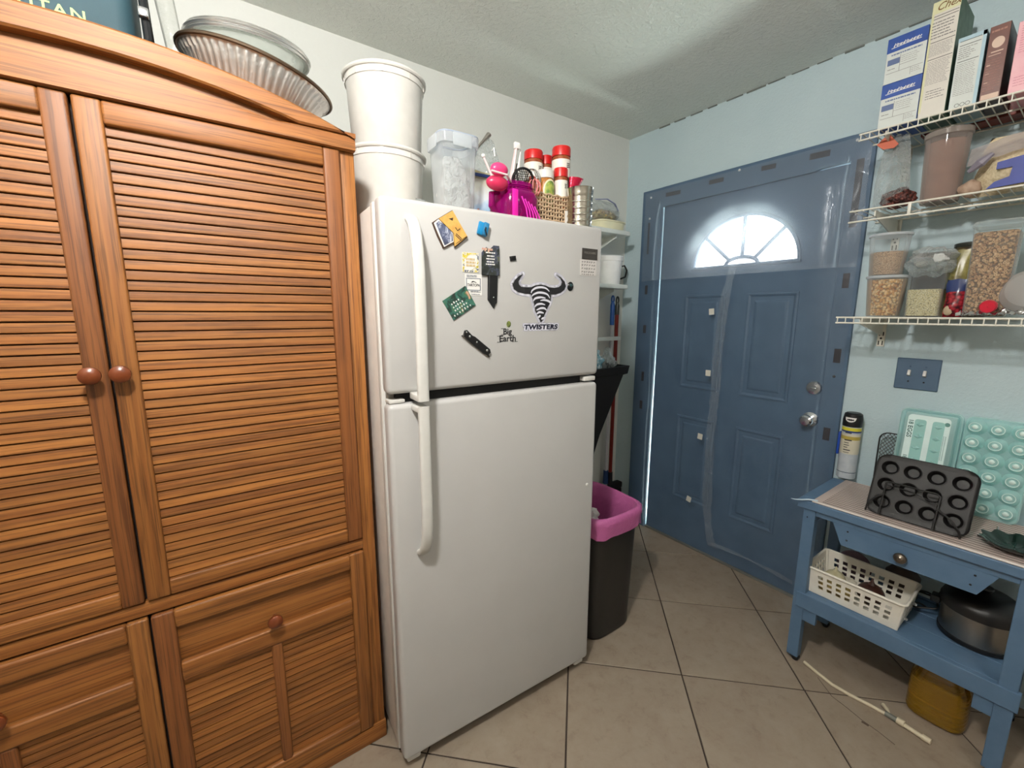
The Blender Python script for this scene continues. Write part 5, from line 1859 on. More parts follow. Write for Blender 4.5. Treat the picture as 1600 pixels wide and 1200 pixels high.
mb.prism([(-0.026, 0.118), (-0.018, 0.150), (0.002, 0.180), (0.026, 0.190), (0.014, 0.165), (0.008, 0.128)], -0.060, -0.045)
mb.prism([(0.034, 0.135), (0.036, 0.185), (0.052, 0.19), (0.048, 0.135)], -0.060, -0.045)
mb.build('blue_lettering', BLP, o, smooth=0)
mb = MB()
mb.grid(lambda a, c: Vector((-0.15 + 0.25 * a, -0.078 + 0.02 * c - 0.006 * noise.noise(Vector((a * 6, c * 4, 1))), 0.085 + 0.055 * a + 0.055 * c + 0.006 * noise.noise(Vector((a * 8, c * 3, 4))))), 24, 8)
mb.build('clear_fold', clear('milky_bag_fold', (206, 200, 200), 0.35, 0.12, bump=0.8, bs=30, bd=0.01, milky=0.1), o, smooth=180)
MB().tube([(-0.145, -0.07, 0.070), (-0.12, -0.078, 0.090), (-0.098, -0.074, 0.112)], [0.006, 0.014, 0.006], 8).build('bag_tie', M('grey_violet_clip', (130, 124, 136), 0.35), o)

# ------------------------------------------------------------------ on the lowest wire shelf
def deli(name, label, y, z, fill, fmat, r0=0.049, r1=0.0605, h=0.149):
    o = thing(name, label, 'tub', (-0.20, y, z), RZ, 'round clear food tubs')
    mb = MB()
    mb.lathe([(r0 * 0.96, 0), (r0, 0.004), (r1 - 0.002, h - 0.010)], seg=36, cap1=False)
    mb.build('walls', FROST_D, o)
    q = r0 + (r1 - r0) * fill
    MB().lathe([(r0 - 0.003, 0.004), (q - 0.0035, h * fill), (0.001, h * fill + 0.002)], seg=32, cap1=False).build('contents', fmat, o)
    mb = MB()
    mb.lathe([(r1 - 0.003, h - 0.010), (r1 + 0.002, h - 0.009), (r1 + 0.003, h - 0.002), (r1 - 0.001, h), (0.001, h - 0.001)], seg=36, cap1=False)
    mb.build('lid', FROST_L, o)
    return o


FROST_D = clear('soft_frosted_tub', (244, 247, 248), 0.10, 0.25, milky=0.07)
FROST_L = clear('soft_frosted_lid', (236, 242, 246), 0.55, 0.25, milky=0.25)
deli('food_tub', 'lower round tub full of golden popcorn kernels, under another tub', -1.413, S3Z, 0.90, grains('popcorn_kernels', [(0.0, (176, 112, 48)), (0.4, (214, 160, 88)), (0.8, (232, 196, 140))], 135, 0.8, 0.006))
deli('food_tub', 'upper round tub half filled with pale brown grain, on the kernel tub', -1.405, S3Z + 0.1495, 0.56, grains('fine_brown_grain', [(0.0, (160, 124, 92)), (0.5, (188, 154, 120)), (1.0, (206, 176, 142))], 420, 0.4, 0.002))
o = thing('rice_container', 'square clear container of white rice under crumpled film, beside the tubs', 'container', (-0.20, -1.525, S3Z), RZ)
mb = MB()
mb.lathe([(0.043, 0), (0.045, 0.004), (0.049, 0.20)], seg=40, n=7, cap1=False)
mb.build('walls', clear('grey_clear_plastic', (232, 238, 240), 0.07, 0.06), o)
MB().lathe([(0.042, 0.004), (0.0445, 0.094), (0.04, 0.095), (0.001, 0.096)], seg=40, n=7, cap1=False).build('rice', grains('white_rice', [(0.0, (220, 196, 140)), (0.5, (238, 218, 168)), (1.0, (244, 230, 190))], 420, 0.4, 0.002), o)
mb = MB()
mb.ball((0, 0, 0.190), 0.058, 1.08, 0.95, 0.80, 34, 24, 0.42, 14)
mb.build('crumpled_film', FILMY, o)
MB().ball((0.028, -0.045, 0.196), 0.018, 1, 0.5, 0.8, 14, 10, 0.6, 4).build('knot', clear('white_film_knot', (236, 238, 236), 0.5, 0.15, bump=0.8, bs=60), o)
o = thing('pantry_box', 'dark brown flat box standing against the wall behind the rice container', 'box', (-0.055, -1.502, S3Z), RZ)
MB().box(-0.050, 0.050, -0.02, 0.03, 0, 0.235, 0.004).build('carton', M('chocolate_card', (84, 52, 34), 0.5, col2=(52, 32, 24), ns=20), o, smooth=0)
MB().box(-0.048, 0.048, -0.0215, -0.02, 0.165, 0.205).build('tan_band', M('tan_band_print', (170, 146, 116), 0.6), o, smooth=0)
o = thing('coffee_tin', 'dark tin with a glossy rim behind the crumpled film, by the cereal container', 'tin', (-0.085, -1.605, S3Z), RZ)
MB().lathe([(0.044, 0), (0.045, 0.003), (0.045, 0.235), (0.047, 0.237), (0.047, 0.249), (0.043, 0.252)], seg=32).build('wall', M('black_brown_tin', (44, 34, 26), 0.3, col2=(96, 84, 52), ns=22), o)
MB().lathe([(0.0455, 0.236), (0.048, 0.240), (0.048, 0.252), (0.040, 0.255), (0.001, 0.255)], seg=32, cap1=False).build('lid', M('olive_black_lid', (52, 54, 46), 0.25), o)
m, nt, out = new_mat('cranberry_pack_print')
b = pbsdf(nt, (120, 30, 36), 0.25)
v = coords(nt)
sp = nt.nodes.new('ShaderNodeSeparateXYZ')
nt.links.new(v, sp.inputs[0])
vo = nd(nt, 'ShaderNodeTexVoronoi', _Scale=95.0)
nt.links.new(v, vo.inputs['Vector'])
fruit = ramp(nt, vo.outputs['Distance'], [(0.1, (168, 44, 56)), (0.5, (122, 24, 34)), (0.8, (50, 14, 26))])
md = nd(nt, 'ShaderNodeMath', operation='MULTIPLY_ADD')
nt.links.new(noise_fac(nt, v, 20, 2), md.inputs[0])
md.inputs[1].default_value = 0.03
nt.links.new(sp.outputs[2], md.inputs[2])
gt = nd(nt, 'ShaderNodeMath', operation='GREATER_THAN')
nt.links.new(md.outputs[0], gt.inputs[0])
gt.inputs[1].default_value = 0.098
nt.links.new(mix_col(nt, gt.outputs[0], fruit, (38, 52, 96)), b.inputs['Base Color'])
nt.links.new(b.outputs[0], out.inputs[0])
o = thing('dried_fruit_pack', 'small upright pack with red berries on dark blue, beside the rice', 'pack', (-0.215, -1.603, S3Z), RZ)
MB().pillow(0.052, 0.125, 0.03, 17, 0.2, 12, 14, belly=0.6).build('pouch', m, o)
MB().ball((-0.012, -0.013, 0.022), 0.012, 1, 0.4, 1.4, 10, 8).build('pale_emblem', M('beige_print', (168, 148, 122), 0.5), o)
o = thing('noodle_pack', 'upright pack with olive and cream bands behind the berry pack', 'pack', (-0.165, -1.592, S3Z), RZ)
MB().pillow(0.05, 0.225, 0.03, 27, 0.2, 12, 14).build('pouch', M('olive_cream_print', (178, 170, 108), 0.3, col2=(96, 84, 40), ns=26), o)
o = thing('cereal_container', 'tall clear container full of ring cereal on the lowest shelf', 'container', (-0.20, -1.672, S3Z), RZ)
mb = MB()
mb.lathe([(0.0445, 0), (0.0465, 0.004), (0.0515, 0.285)], seg=44, n=8, cap1=False)
mb.build('walls', CLEAR, o)
MB().lathe([(0.0435, 0.004), (0.0495, 0.262), (0.045, 0.266), (0.001, 0.270)], seg=44, n=8, cap1=False).build('cereal', grains('ring_cereal', [(0.0, (158, 110, 68)), (0.5, (192, 146, 98)), (1.0, (214, 172, 124))], 135, 1.0, 0.006, 0.6, True), o)
MB().lathe([(0.053, 0.281), (0.055, 0.283), (0.055, 0.294), (0.051, 0.299), (0.001, 0.299)], seg=44, n=8, cap1=False).build('lid', CLEAR, o)
cpb = M('cherry_red_cap', (196, 26, 52), 0.35)
o = thing('red_capped_bottle', 'small bottle lying down with a cherry red cap before the cereal container', 'bottle', (-0.262, -1.66, S3Z + 0.021), RZ)
mb = MB()
mb.lathe([(0.0165, 0.0), (0.0195, 0.002), (0.0195, 0.018), (0.0165, 0.023), (0.001, 0.023)], (0.028, -0.01, 0.014), 20, M4=Matrix.Rotation(pi / 2 + 0.15, 4, 'X'), cap1=False)
mb.build('cap', cpb, o)
MB().rod((0.028, -0.008, 0.0140), (0.006, 0.05, -0.003), 0.0165, 0.0185, 16).build('body', M('tan_sauce', (140, 92, 62), 0.3), o)
o = thing('foil_sheet', 'crumpled sheet of aluminium foil at the front of the lowest shelf', 'foil', (-0.255, -1.735, S3Z), RZ)
mb = MB()
mb.grid(lambda a, c: Vector((-0.115 + 0.23 * a + 0.01 * noise.noise(Vector((c * 9, a, 1))), -0.035 + 0.07 * c, 0.004 + abs(0.026 * noise.noise(Vector((a * 8, c * 4, 2))) + 0.016 * noise.noise(Vector((a * 19, c * 9, 5)))) + 0.006 * a)), 40, 14)
mb.build('sheet', FOIL, o, smooth=20)
o = thing('domed_lid', 'round milky plastic dome leaning at the right end of the lowest shelf', 'lid', (-0.235, -1.765, S3Z + 0.012), RZ)
mb = MB()
mb.lathe([(0.064, 0.0), (0.067, 0.002), (0.066, 0.006), (0.060, 0.012), (0.052, 0.026), (0.03, 0.034), (0.001, 0.036)], (0, 0, 0.066), 36, M4=Matrix.Rotation(radians(78), 4, 'X'), cap0=False, cap1=False)
mb.build('dome', clear('milky_dome_plastic', (214, 208, 204), 0.4, 0.2, milky=0.2), o)

# ------------------------------------------------------------------ blue kitchen cart under the shelves
CY0, CY1 = -1.296, -1.945
ct = thing('kitchen_cart', 'slate blue wooden kitchen cart with drawer and lower shelf, on small wheels', 'cart', (-0.26, -1.62, 0))


def cb_(name, x0, x1, y0, y1, z0, z1, bev=0.002, mat=None):
    return MB().box(x0, x1, min(y0, y1), max(y0, y1), z0, z1, bev).build(name, mat or BLUE_CART, ct, world=True, smooth=0)


cb_('top_rail', -0.448, -0.400, CY0, CY1, 0.662, 0.6945, 0.003)
cb_('top_rail', -0.118, -0.078, CY0, CY1, 0.662, 0.6945, 0.003)
cb_('top_end', -0.400, -0.118, CY0, CY0 - 0.05, 0.662, 0.6945, 0.003)
cb_('top_end', -0.400, -0.118, CY1 + 0.05, CY1, 0.662, 0.6945, 0.003)
cb_('apron', -0.436, -0.418, CY0 - 0.022, CY1 + 0.022, 0.640, 0.662, 0.001)
cb_('apron', -0.108, -0.090, CY0 - 0.022, CY1 + 0.022, 0.600, 0.662, 0.001)
for y0 in (-1.318, -1.868):
    cb_('leg', -0.440, -0.404, y0, y0 - 0.040, 0.022, 0.662)
    cb_('leg', -0.122, -0.086, y0, y0 - 0.040, 0.022, 0.662)
    cb_('side_rail', -0.404, -0.122, y0 - 0.012, y0 - 0.030, 0.245, 0.318)
    cb_('side_rail', -0.404, -0.122, y0 - 0.012, y0 - 0.030, 0.600, 0.662)
    for x in (-0.424, -0.104):
        mb = MB()
        mb.rod((x - 0.008, y0 - 0.030, 0.013), (x + 0.010, y0 - 0.030, 0.013), 0.0125, None, 16)
        mb.box(x - 0.010, x + 0.012, y0 - 0.036, y0 - 0.012, 0.012, 0.024, 0.002)
        mb.build('wheel', BLACK, ct, world=True)
cb_('shelf_rail', -0.446, -0.425, -1.330, CY1 + 0.03, 0.250, 0.312)
cb_('shelf_rail', -0.106, -0.088, -1.358, -1.868, 0.250, 0.318)
for k in range(3):
    x0 = -0.425 + k * 0.107
    cb_('shelf_board', x0 + 0.001, x0 + 0.1055, -1.335, CY1 + 0.045, 0.296, 0.3115, 0.0015)
for y0, y1 in ((-1.358, -1.402), (-1.826, -1.868)):
    cb_('corner_block', -0.438, -0.420, y0, y1, 0.196, 0.250, 0.001)
dr = MB()
dr.prism([(1.415, 0.640), (1.829, 0.640), (1.792, 0.563), (1.447, 0.563)], -0.4365, -0.4225)
for v_ in dr.bm.verts:
    v_.co = Vector((v_.co.y, -v_.co.x, v_.co.z))
d = dr.build('drawer', BLUE_CART, ct, world=True, smooth=0)
MB().box(-0.4225, -0.13, -1.80, -1.44, 0.575, 0.638).build('drawer_box', M('dark_drawer_wood', (40, 30, 24), 0.8), d, world=True, smooth=0)
mb = MB()
RY = Matrix.Rotation(-pi / 2, 4, 'Y')
mb.lathe([(0.008, 0), (0.0085, 0.008), (0.0165, 0.012), (0.0185, 0.018), (0.016, 0.024), (0.010, 0.026), (0.006, 0.029), (0.001, 0.029)], (-0.4365, -1.614, 0.600), 24, M4=RY, cap1=False)
mb.build('knob', M('aged_nickel', (120, 112, 102), 0.3, 0.9), d, world=True)
mb = MB()
for y, z in ((-1.462, 0.622), (-1.462, 0.588), (-1.782, 0.622), (-1.776, 0.588)):
    mb.ball((-0.4368, y, z), 0.0032, 0.4, 1, 1, 8, 5)
for y in (-1.333,):
    mb.ball((-0.4402, y, 0.628), 0.0026, 0.4, 1, 1, 8, 5)
mb.build('screw_heads', BLACK_M, d, world=True)

# roll-out drying rack on the cart
dk = thing('drying_rack', 'roll-out drying rack of pale coated rods covering the cart top', 'drying rack', (-0.26, -1.62, 0.6945))
ROD = M('pinkish_grey_coated_rod', (182, 166, 158), 0.45)
mb = MB()
for k in range(19):
    x = -0.434 + k * 0.0188
    mb.box(x - 0.0070, x + 0.0066, -1.935, -1.344, 0.6996, 0.7018, 0.0008, 1)
mb.build('rods', ROD, dk, world=True, kind='stuff')
MB().box(-0.440, -0.092, -1.930, -1.350, 0.6950, 0.7011).build('gap_shade_sheet', M('painted_gap_shade', (24, 22, 24), 0.9), dk, world=True)  # black sheet just under the rod tops, coloured as shade in the gaps
MB().box(-0.442, -0.092, -1.372, -1.344, 0.6950, 0.7022, 0.0018).build('end_strip', ROD, dk, world=True)
MB().rod((-0.4435, -1.344, 0.6985), (-0.4435, -1.935, 0.6985), 0.0036, None, 8).build('front_rod', M('pale_end_rod', (206, 200, 194), 0.4), dk, world=True)
o = thing('white_cord', 'thin white cord sticking out over the front corner of the cart', 'cord', (-0.44, -1.36, 0.70))
MB().tube([(-0.4380, -1.36, 0.7045), (-0.452, -1.335, 0.7045), (-0.462, -1.315, 0.699), (-0.470, -1.296, 0.6955), (-0.474, -1.282, 0.6955)], [0.003, 0.003, 0.003, 0.002, 0.0008], 8).build('cord', M('pale_blue_white_cord', (176, 196, 210), 0.4), o, world=True)

TT = 0.7022
sc = thing('spray_can', 'insect spray can with black cap, yellow band and printed label by the door', 'spray can', (-0.052, -1.330, TT), RZ)
TT0 = TT
mb = MB()
mb.lathe([(0.030, 0), (0.0335, 0.003), (0.0335, 0.232), (0.031, 0.238)], seg=32)
mb.build('can', M('grey_white_printed_can', (186, 192, 196), 0.3, col2=(170, 178, 186), ns=30), sc)
for nm, z0, z1, mt in (('yellow_band', 0.214, 0.228, M('yellow_band', (218, 208, 60), 0.35)), ('blue_band', 0.207, 0.214, M('navy_band', (40, 62, 120), 0.35)), ('label', 0.112, 0.200, M('cream_can_label', (206, 200, 180), 0.4)), ('amber_band', 0.175, 0.190, M('amber_band', (176, 158, 74), 0.4)), ('base_line', 0.028, 0.031, M('slate_line', (60, 74, 90), 0.4))):
    r = 0.0337 if nm != 'amber_band' else 0.0339
    MB().lathe([(r, z0), (r, z1)], seg=32, cap0=False, cap1=False).build(nm, mt, sc)
mb = MB()
for z, w, h in ((0.203, 0.022, 0.004), (0.171, 0.026, 0.005), (0.150, 0.018, 0.003), (0.128, 0.024, 0.004), (0.140, 0.012, 0.003), (0.160, 0.016, 0.003), (0.118, 0.02, 0.002)):
    for k in range(8):
        a = -0.5 + k * w / 0.0343 / 8
        mb.box(-0.0018, 0.0016, -0.0346, -0.0335, z, z + h, mat=Matrix.Rotation(a + 0.2, 4, 'Z'))
mb.build('print', M('dark_can_print', (58, 58, 64), 0.5), sc, smooth=0)
mb = MB()
mb.lathe([(0.0325, 0.230), (0.0345, 0.232), (0.0345, 0.262), (0.031, 0.285), (0.024, 0.290), (0.001, 0.290)], seg=32, cap1=False)
mb.build('cap', BLACK, sc)
mb = MB()
P_ = []
for k in range(11):
    a = -0.62 + 1.24 * k / 10
    P_.append(a)
for a0, a1 in zip(P_, P_[1:]):
    z = lambda a: 0.272 - 0.020 * math.sqrt(max(0, 1 - (a / 0.62) ** 2))
    f = []
    for a, zz in ((a0, z(a0)), (a1, z(a1)), (a1, 0.272), (a0, 0.272)):
        rr_ = 0.0349 if zz < 0.262 else 0.0349 - (zz - 0.262) * 0.15
        f.append(mb.bm.verts.new((rr_ * sin(a), -rr_ * cos(a), zz)))
    if len({tuple(v.co) for v in f}) == 4:
        mb.bm.faces.new(f)
    else:
        g = []
        for v in f:
            if all((v.co - w_.co).length > 1e-7 for w_ in g):
                g.append(v)
        if len(g) >= 3:
            mb.bm.faces.new(g)
mb.build('nozzle_label', PAPER, sc, smooth=0)
MB().box(-0.040, -0.031, -0.020, 0.012, 0.10, 0.20, 0.002).build('blue_tab', M('strong_blue_plastic', (20, 62, 150), 0.4), sc)

# open egg carton standing on its long side against the wall
TEAL = clear('teal_carton_plastic', (220, 247, 245), 0.42, 0.16, body_col=(214, 246, 244), milky=0.2)
MILKY_TEAL = M('milky_teal_plastic', (222, 240, 235), 0.2)
TEAL_L = M('pale_teal_label', (220, 242, 239), 0.5)
ec = thing('egg_carton', 'open teal plastic egg carton standing upright against the wall, label and cups showing', 'egg carton', (-0.115, -1.655, TT), RZ, rx=radians(-7))
WM[ec.name] = Matrix.LocRotScale(Vector(ec.location), ec.rotation_euler.copy(), None)
mb = MB()


def tray_rim(mb, x0, x1, z0, z1, y, d):
    w, h = x1 - x0, z1 - z0
    cx, cz = (x0 + x1) / 2, (z0 + z1) / 2
    def RR(i, yy):
        return [Vector((a, yy, c)) for a, c in rrect(w - 2 * i, h - 2 * i, max(0.022 - i, 0.006), 5, cx, cz)]
    return RR


RR = tray_rim(mb, -0.170, 0.002, 0.0, 0.350, 0, 0)
mb.rings([RR(0.0, 0.02), RR(0.0, 0.0), RR(0.003, -0.003), RR(0.007, 0.0), RR(0.012, 0.014), RR(0.016, -0.006), RR(0.022, -0.010)], True, False, True)
mb.build('lid', TEAL, ec, smooth=40)
mb = MB()
mb.prism(rrect(0.118, 0.30, 0.012, 4, -0.086, 0.177), -0.0125, -0.0112)
mb.build('label_sheet', TEAL_L, ec, smooth=0)
TEAL_D = clear('deep_teal_plastic', (180, 224, 219), 0.7, 0.16, body_col=(176, 222, 217))
mb = MB()
for x in (-0.108, -0.058):
    mb.prism(rrect(0.033, 0.265, 0.008, 4, x, 0.178), -0.0135, -0.0120)
mb.build('label_windows', TEAL_D, ec, smooth=0)
for cx in (-0.108, -0.058):
    for k in range(6):
        z = 0.066 + k * 0.045
        mb = MB()
        mb.rings([[Vector((cx + w * cos(a), yy, z + w * 0.62 * sin(a))) for a in [2 * pi * q / 4 for q in range(4)]] for w, yy in ((0.014, -0.013), (0.010, -0.018), (0.004, -0.020))], True, False, True)
        mb.build('lid_boss', TEAL, ec, smooth=0)
# label lettering runs down the left margin
text('18 EGGS', 0.019, M('dark_teal_ink', (44, 92, 88), 0.6), ec, -0.135, -0.0130, 0.272, spin=radians(90), fat=0.0004)
text('18 LARGE', 0.016, M('dark_teal_ink', (44, 92, 88), 0.6), ec, -0.135, -0.0130, 0.135, spin=radians(90), fat=0.0003)
text('LARGE', 0.017, M('dark_teal_ink', (44, 92, 88), 0.6), ec, -0.036, -0.0130, 0.12, spin=radians(90), fat=0.0003)
mb = MB()
for k in range(2):
    for q in range(22):
        mb.box(-0.040 + k * 0.005, -0.0382 + k * 0.005, -0.0129, -0.0124, 0.17 + q * 0.0042, 0.1728 + q * 0.0042)
mb.prism([(-0.036 + 0.0075 * cos(a), 0.305 + 0.0075 * sin(a)) for a in [2 * pi * q / 16 for q in range(16)]], -0.0130, -0.0124)
mb.build('small_print', M('faded_teal_ink', (84, 130, 124), 0.6), ec, smooth=0)
mb = MB()
RR = tray_rim(mb, 0.006, 0.172, 0.0, 0.350, 0, 0)
mb.rings([RR(0.0, 0.02), RR(0.0, 0.0), RR(0.003, -0.003), RR(0.008, 0.002), RR(0.014, 0.006)], True, False, True)
mb.build('tray', TEAL, ec, smooth=40)
for ix in range(3):
    for k in range(6):
        cx = 0.034 + ix * 0.0545
        z = 0.036 + k * 0.0555
        mb = MB()
        mb.lathe([(0.027, 0.0), (0.024, 0.006), (0.0175, 0.026), (0.0168, 0.030), (0.0145, 0.031), (0.0135, 0.0285), (0.009, 0.0285), (0.007, 0.031), (0.001, 0.032)], (cx, 0.006, z), 20, n=2.4, ey=0.98, M4=R90, cap0=False, cap1=False)
        c_ = mb.build('egg_cup', TEAL, ec, smooth=50)
        mb = MB()
        mb.tube([Vector((cx + 0.0155 * cos(a), -0.0252, z + 0.0155 * sin(a))) for a in [2 * pi * q / 18 for q in range(18)]], 0.0013, 5, closed=True)
        mb.lathe([(0.0085, -0.004), (0.008, 0.0015), (0.0065, 0.0035), (0.001, 0.0045)], (cx, -0.0225, z), 14, M4=R90, cap1=False)
        mb.build('ring', MILKY_TEAL, c_, smooth=50)
# mesh grease screen behind the carton
o = thing('wire_mesh_screen', 'dark wire mesh screen with rounded corner standing behind the egg carton', 'mesh screen', (-0.048, -1.50, TT), RZ)
mb = MB()
fr_ = rrect(0.15, 0.225, 0.03, 5, 0, 0.115)
mb.tube([Vector((x, 0, z)) for x, z in fr_], 0.0028, 6, closed=True)
mb.build('rim', M('dark_wire', (58, 58, 58), 0.4, 0.7), o)
mb = MB()
for k in range(-15, 16):
    for sgn in (1, -1):
        pts = []
        for t_ in [q / 30 for q in range(31)]:
            z = 0.004 + t_ * 0.222
            x = k * 0.0125 + sgn * (z - 0.115) * 0.75
            if abs(x) < 0.073 and (abs(x) < 0.05 or (0.03 < z < 0.20) or (abs(x) - 0.045) ** 2 + (abs(z - 0.115) - 0.083) ** 2 < 0.0009):
                pts.append((x, 0, z))
        if len(pts) > 1:
            mb.rod(pts[0], pts[-1], 0.0012, None, 4)
mb.build('mesh', M('grey_wire_mesh', (92, 92, 90), 0.5, 0.5), o, kind='stuff')

# muffin pan in a wire organiser
PANM = M('dark_nonstick_coating', (19, 18, 18), 0.5, spec=0.35, col2=(16, 15, 15), ns=30, bump=0.05, bs=300)
mp = thing('muffin_pan', 'dark twelve-cup muffin pan standing on edge and leaning back on the cart', 'muffin pan', (-0.385, -1.6175, 0.705), RZ, rx=radians(-22))
WM[mp.name] = Matrix.LocRotScale(Vector(mp.location), mp.rotation_euler.copy(), None)
PW, PH = 0.258, 0.218
mb = MB()


def hole_plate(mb, xs, zs, pitch_x, pitch_z, r, y):
    """square cells with a round hole each"""
    seg = 24
    for cx in xs:
        for cz in zs:
            sq, ci = [], []
            for k in range(seg):
                a = 2 * pi * k / seg
                m_ = max(abs(cos(a)), abs(sin(a)))
                sq.append(Vector((cx + cos(a) / m_ * pitch_x / 2, y, cz + sin(a) / m_ * pitch_z / 2)))
                ci.append(Vector((cx + r * cos(a), y, cz + r * sin(a))))
            mb.rings([sq, ci], True, False, False)


px, pz = 0.0605, 0.0625
xs = [(-1.5 + i) * px for i in range(4)]
zs = [PH / 2 + (-1 + j) * pz for j in range(3)]
hole_plate(mb, xs, zs, px, pz, 0.0235, 0.0)
inner = [(x, z) for x, z in [(-2 * px, PH / 2 - 1.5 * pz), (2 * px, PH / 2 - 1.5 * pz), (2 * px, PH / 2 + 1.5 * pz), (-2 * px, PH / 2 + 1.5 * pz)]]
rim_o = rrect(PW, PH, 0.034, 6, 0, PH / 2)
# rim skirt: from the cell block to the rounded outer edge
n_ = len(rim_o)
inn = []
for x, z in rim_o:
    inn.append(Vector((max(-2 * px, min(2 * px, x)), 0, max(PH / 2 - 1.5 * pz, min(PH / 2 + 1.5 * pz, z)))))
mb.rings([inn, [Vector((x * 0.985, -0.001, (z - PH / 2) * 0.985 + PH / 2)) for x, z in rim_o], [Vector((x, -0.003, z)) for x, z in rim_o], [Vector((x * 1.01, 0.001, (z - PH / 2) * 1.01 + PH / 2)) for x, z in rim_o], [Vector((x * 1.005, 0.012, (z - PH / 2) * 1.005 + PH / 2)) for x, z in rim_o]], True, False, False)
bmesh.ops.remove_doubles(mb.bm, verts=mb.bm.verts, dist=1e-5)
mb.build('plate', PANM, mp, smooth=40)
cup0 = None
for cx in xs:
    for cz in zs:
        if cup0 is None:
            mb = MB()
            Rm = Matrix.Rotation(-pi / 2, 4, 'X')
            mb.lathe([(0.0245, -0.0016), (0.0258, -0.0018), (0.0262, -0.0004), (0.0250, 0.0004), (0.0235, 0.0), (0.0215, 0.004), (0.0175, 0.020), (0.016, 0.022), (0.0145, 0.0205), (0.001, 0.0205)], (0, 0, 0), 28, M4=Rm, cap0=False, cap1=False)
            cup0 = mb.build('cup', PANM, mp, smooth=40)
            cup0.location = (cx, 0, cz)
        else:
            dup(cup0, mp, (cx, 0, cz))
MB().box(-PW / 2 + 0.012, PW / 2 - 0.008, 0.022, 0.052, 0.012, PH - 0.012, 0.012).build('rusty_back', M('rusty_brown_steel', (92, 56, 34), 0.7, col2=(48, 36, 28), ns=30), mp)
wo = thing('pan_organiser', 'black wire organiser holding the muffin pan upright on the cart', 'rack', (-0.40, -1.62, 0.705), RZ, rx=radians(-22))
WM[wo.name] = Matrix.LocRotScale(Vector(wo.location), wo.rotation_euler.copy(), None)
mb = MB()
mb.tube([(-0.088, -0.010, 0.004), (-0.088, -0.010, 0.118), (-0.080, -0.010, 0.124), (0.042, -0.010, 0.122), (0.050, -0.010, 0.116), (0.050, -0.010, 0.004)], 0.0030, 8)
mb.build('front_loop', BLACK, wo)
mb = MB()
mb.tube([(-0.128, 0.004, 0.006), (-0.124, -0.008, 0.035), (-0.100, -0.012, 0.066), (-0.088, -0.012, 0.075)], 0.0030, 8)
mb.build('side_arm', BLACK, wo)
mb = MB()
mb.tube([(0.112, 0.004, 0.004), (0.108, -0.010, 0.024), (0.085, -0.012, 0.052), (0.05, -0.012, 0.075)], 0.0030, 8)
mb.build('side_arm', BLACK, wo)
MB().tube([(-0.085, -0.012, 0.112), (-0.02, -0.015, 0.108), (0.03, -0.014, 0.094), (0.05, -0.012, 0.088)], 0.0017, 8).build('cross_wire', BLACK, wo)
o = thing('bent_wire', 'bent steel wire on the drying rack right of the muffin pan', 'wire', (-0.30, -1.76, TT), RZ)
MB().tube([(0.0, -0.01, 0.003), (0.03, -0.015, 0.003), (0.038, 0.0, 0.012), (0.036, 0.03, 0.035)], 0.0026, 8).build('wire', CHROME, o)

gd = thing('glass_dish', 'small dark green scalloped glass dish at the right end of the cart', 'dish', (-0.345, -1.842, TT))
GRN = M('bottle_green_glass', (2, 38, 27), 0.08, spec=0.5, col2=(1, 26, 18), ns=40)
mb = MB()
rr = []
for r, z in ((0.030, 0.0), (0.036, 0.002), (0.058, 0.012), (0.072, 0.024), (0.074, 0.027), (0.070, 0.026), (0.050, 0.012), (0.030, 0.006), (0.002, 0.008)):
    rr.append([Vector((r * (1 + 0.06 * cos(10 * a) * (r / 0.07)) * cos(a), r * (1 + 0.06 * cos(10 * a) * (r / 0.07)) * sin(a), z + 0.003 * cos(10 * a) * (r / 0.07))) for a in [2 * pi * k / 80 for k in range(80)]])
mb.rings(rr, True, True, False)
mb.build('bowl', GRN, gd, smooth=60)

# ------------------------------------------------------------------ on the lower shelf of the cart
SZ = 0.3120
bs_ = thing('plastic_basket', 'white plastic basket with square holes on the lower cart shelf', 'basket', (-0.315, -1.492, SZ), RZ)
BX, BY, BXb, BYb, BH = 0.147, 0.101, 0.135, 0.089, 0.108


def basket_wall(mb, p0, p1, q0, q1, cols, rows, h0=0.022, h1=0.088):
    """wall from bottom edge p0-p1 to top edge q0-q1 with a grid of square holes"""
    p0, p1, q0, q1 = map(Vector, (p0, p1, q0, q1))
    H = BH
    us = [0.0]
    a, b_ = 0.11, 0.93
    for k in range(cols):
        c0 = a + (b_ - a) * (k + 0.16) / cols
        c1 = a + (b_ - a) * (k + 0.72) / cols
        us += [c0, c1]
    us.append(1.0)
    vs = [0.0]
    for k in range(rows):
        vs += [(h0 + (h1 - h0) * (k + 0.18) / rows) / H, (h0 + (h1 - h0) * (k + 0.82) / rows) / H]
    vs.append(1.0)
    def pt(u, v):
        return (p0.lerp(p1, u)).lerp(q0.lerp(q1, u), v)
    for i in range(len(us) - 1):
        for j in range(len(vs) - 1):
            if i % 2 == 1 and j % 2 == 1:
                continue
            mb.face([pt(us[i], vs[j]), pt(us[i + 1], vs[j]), pt(us[i + 1], vs[j + 1]), pt(us[i], vs[j + 1])])


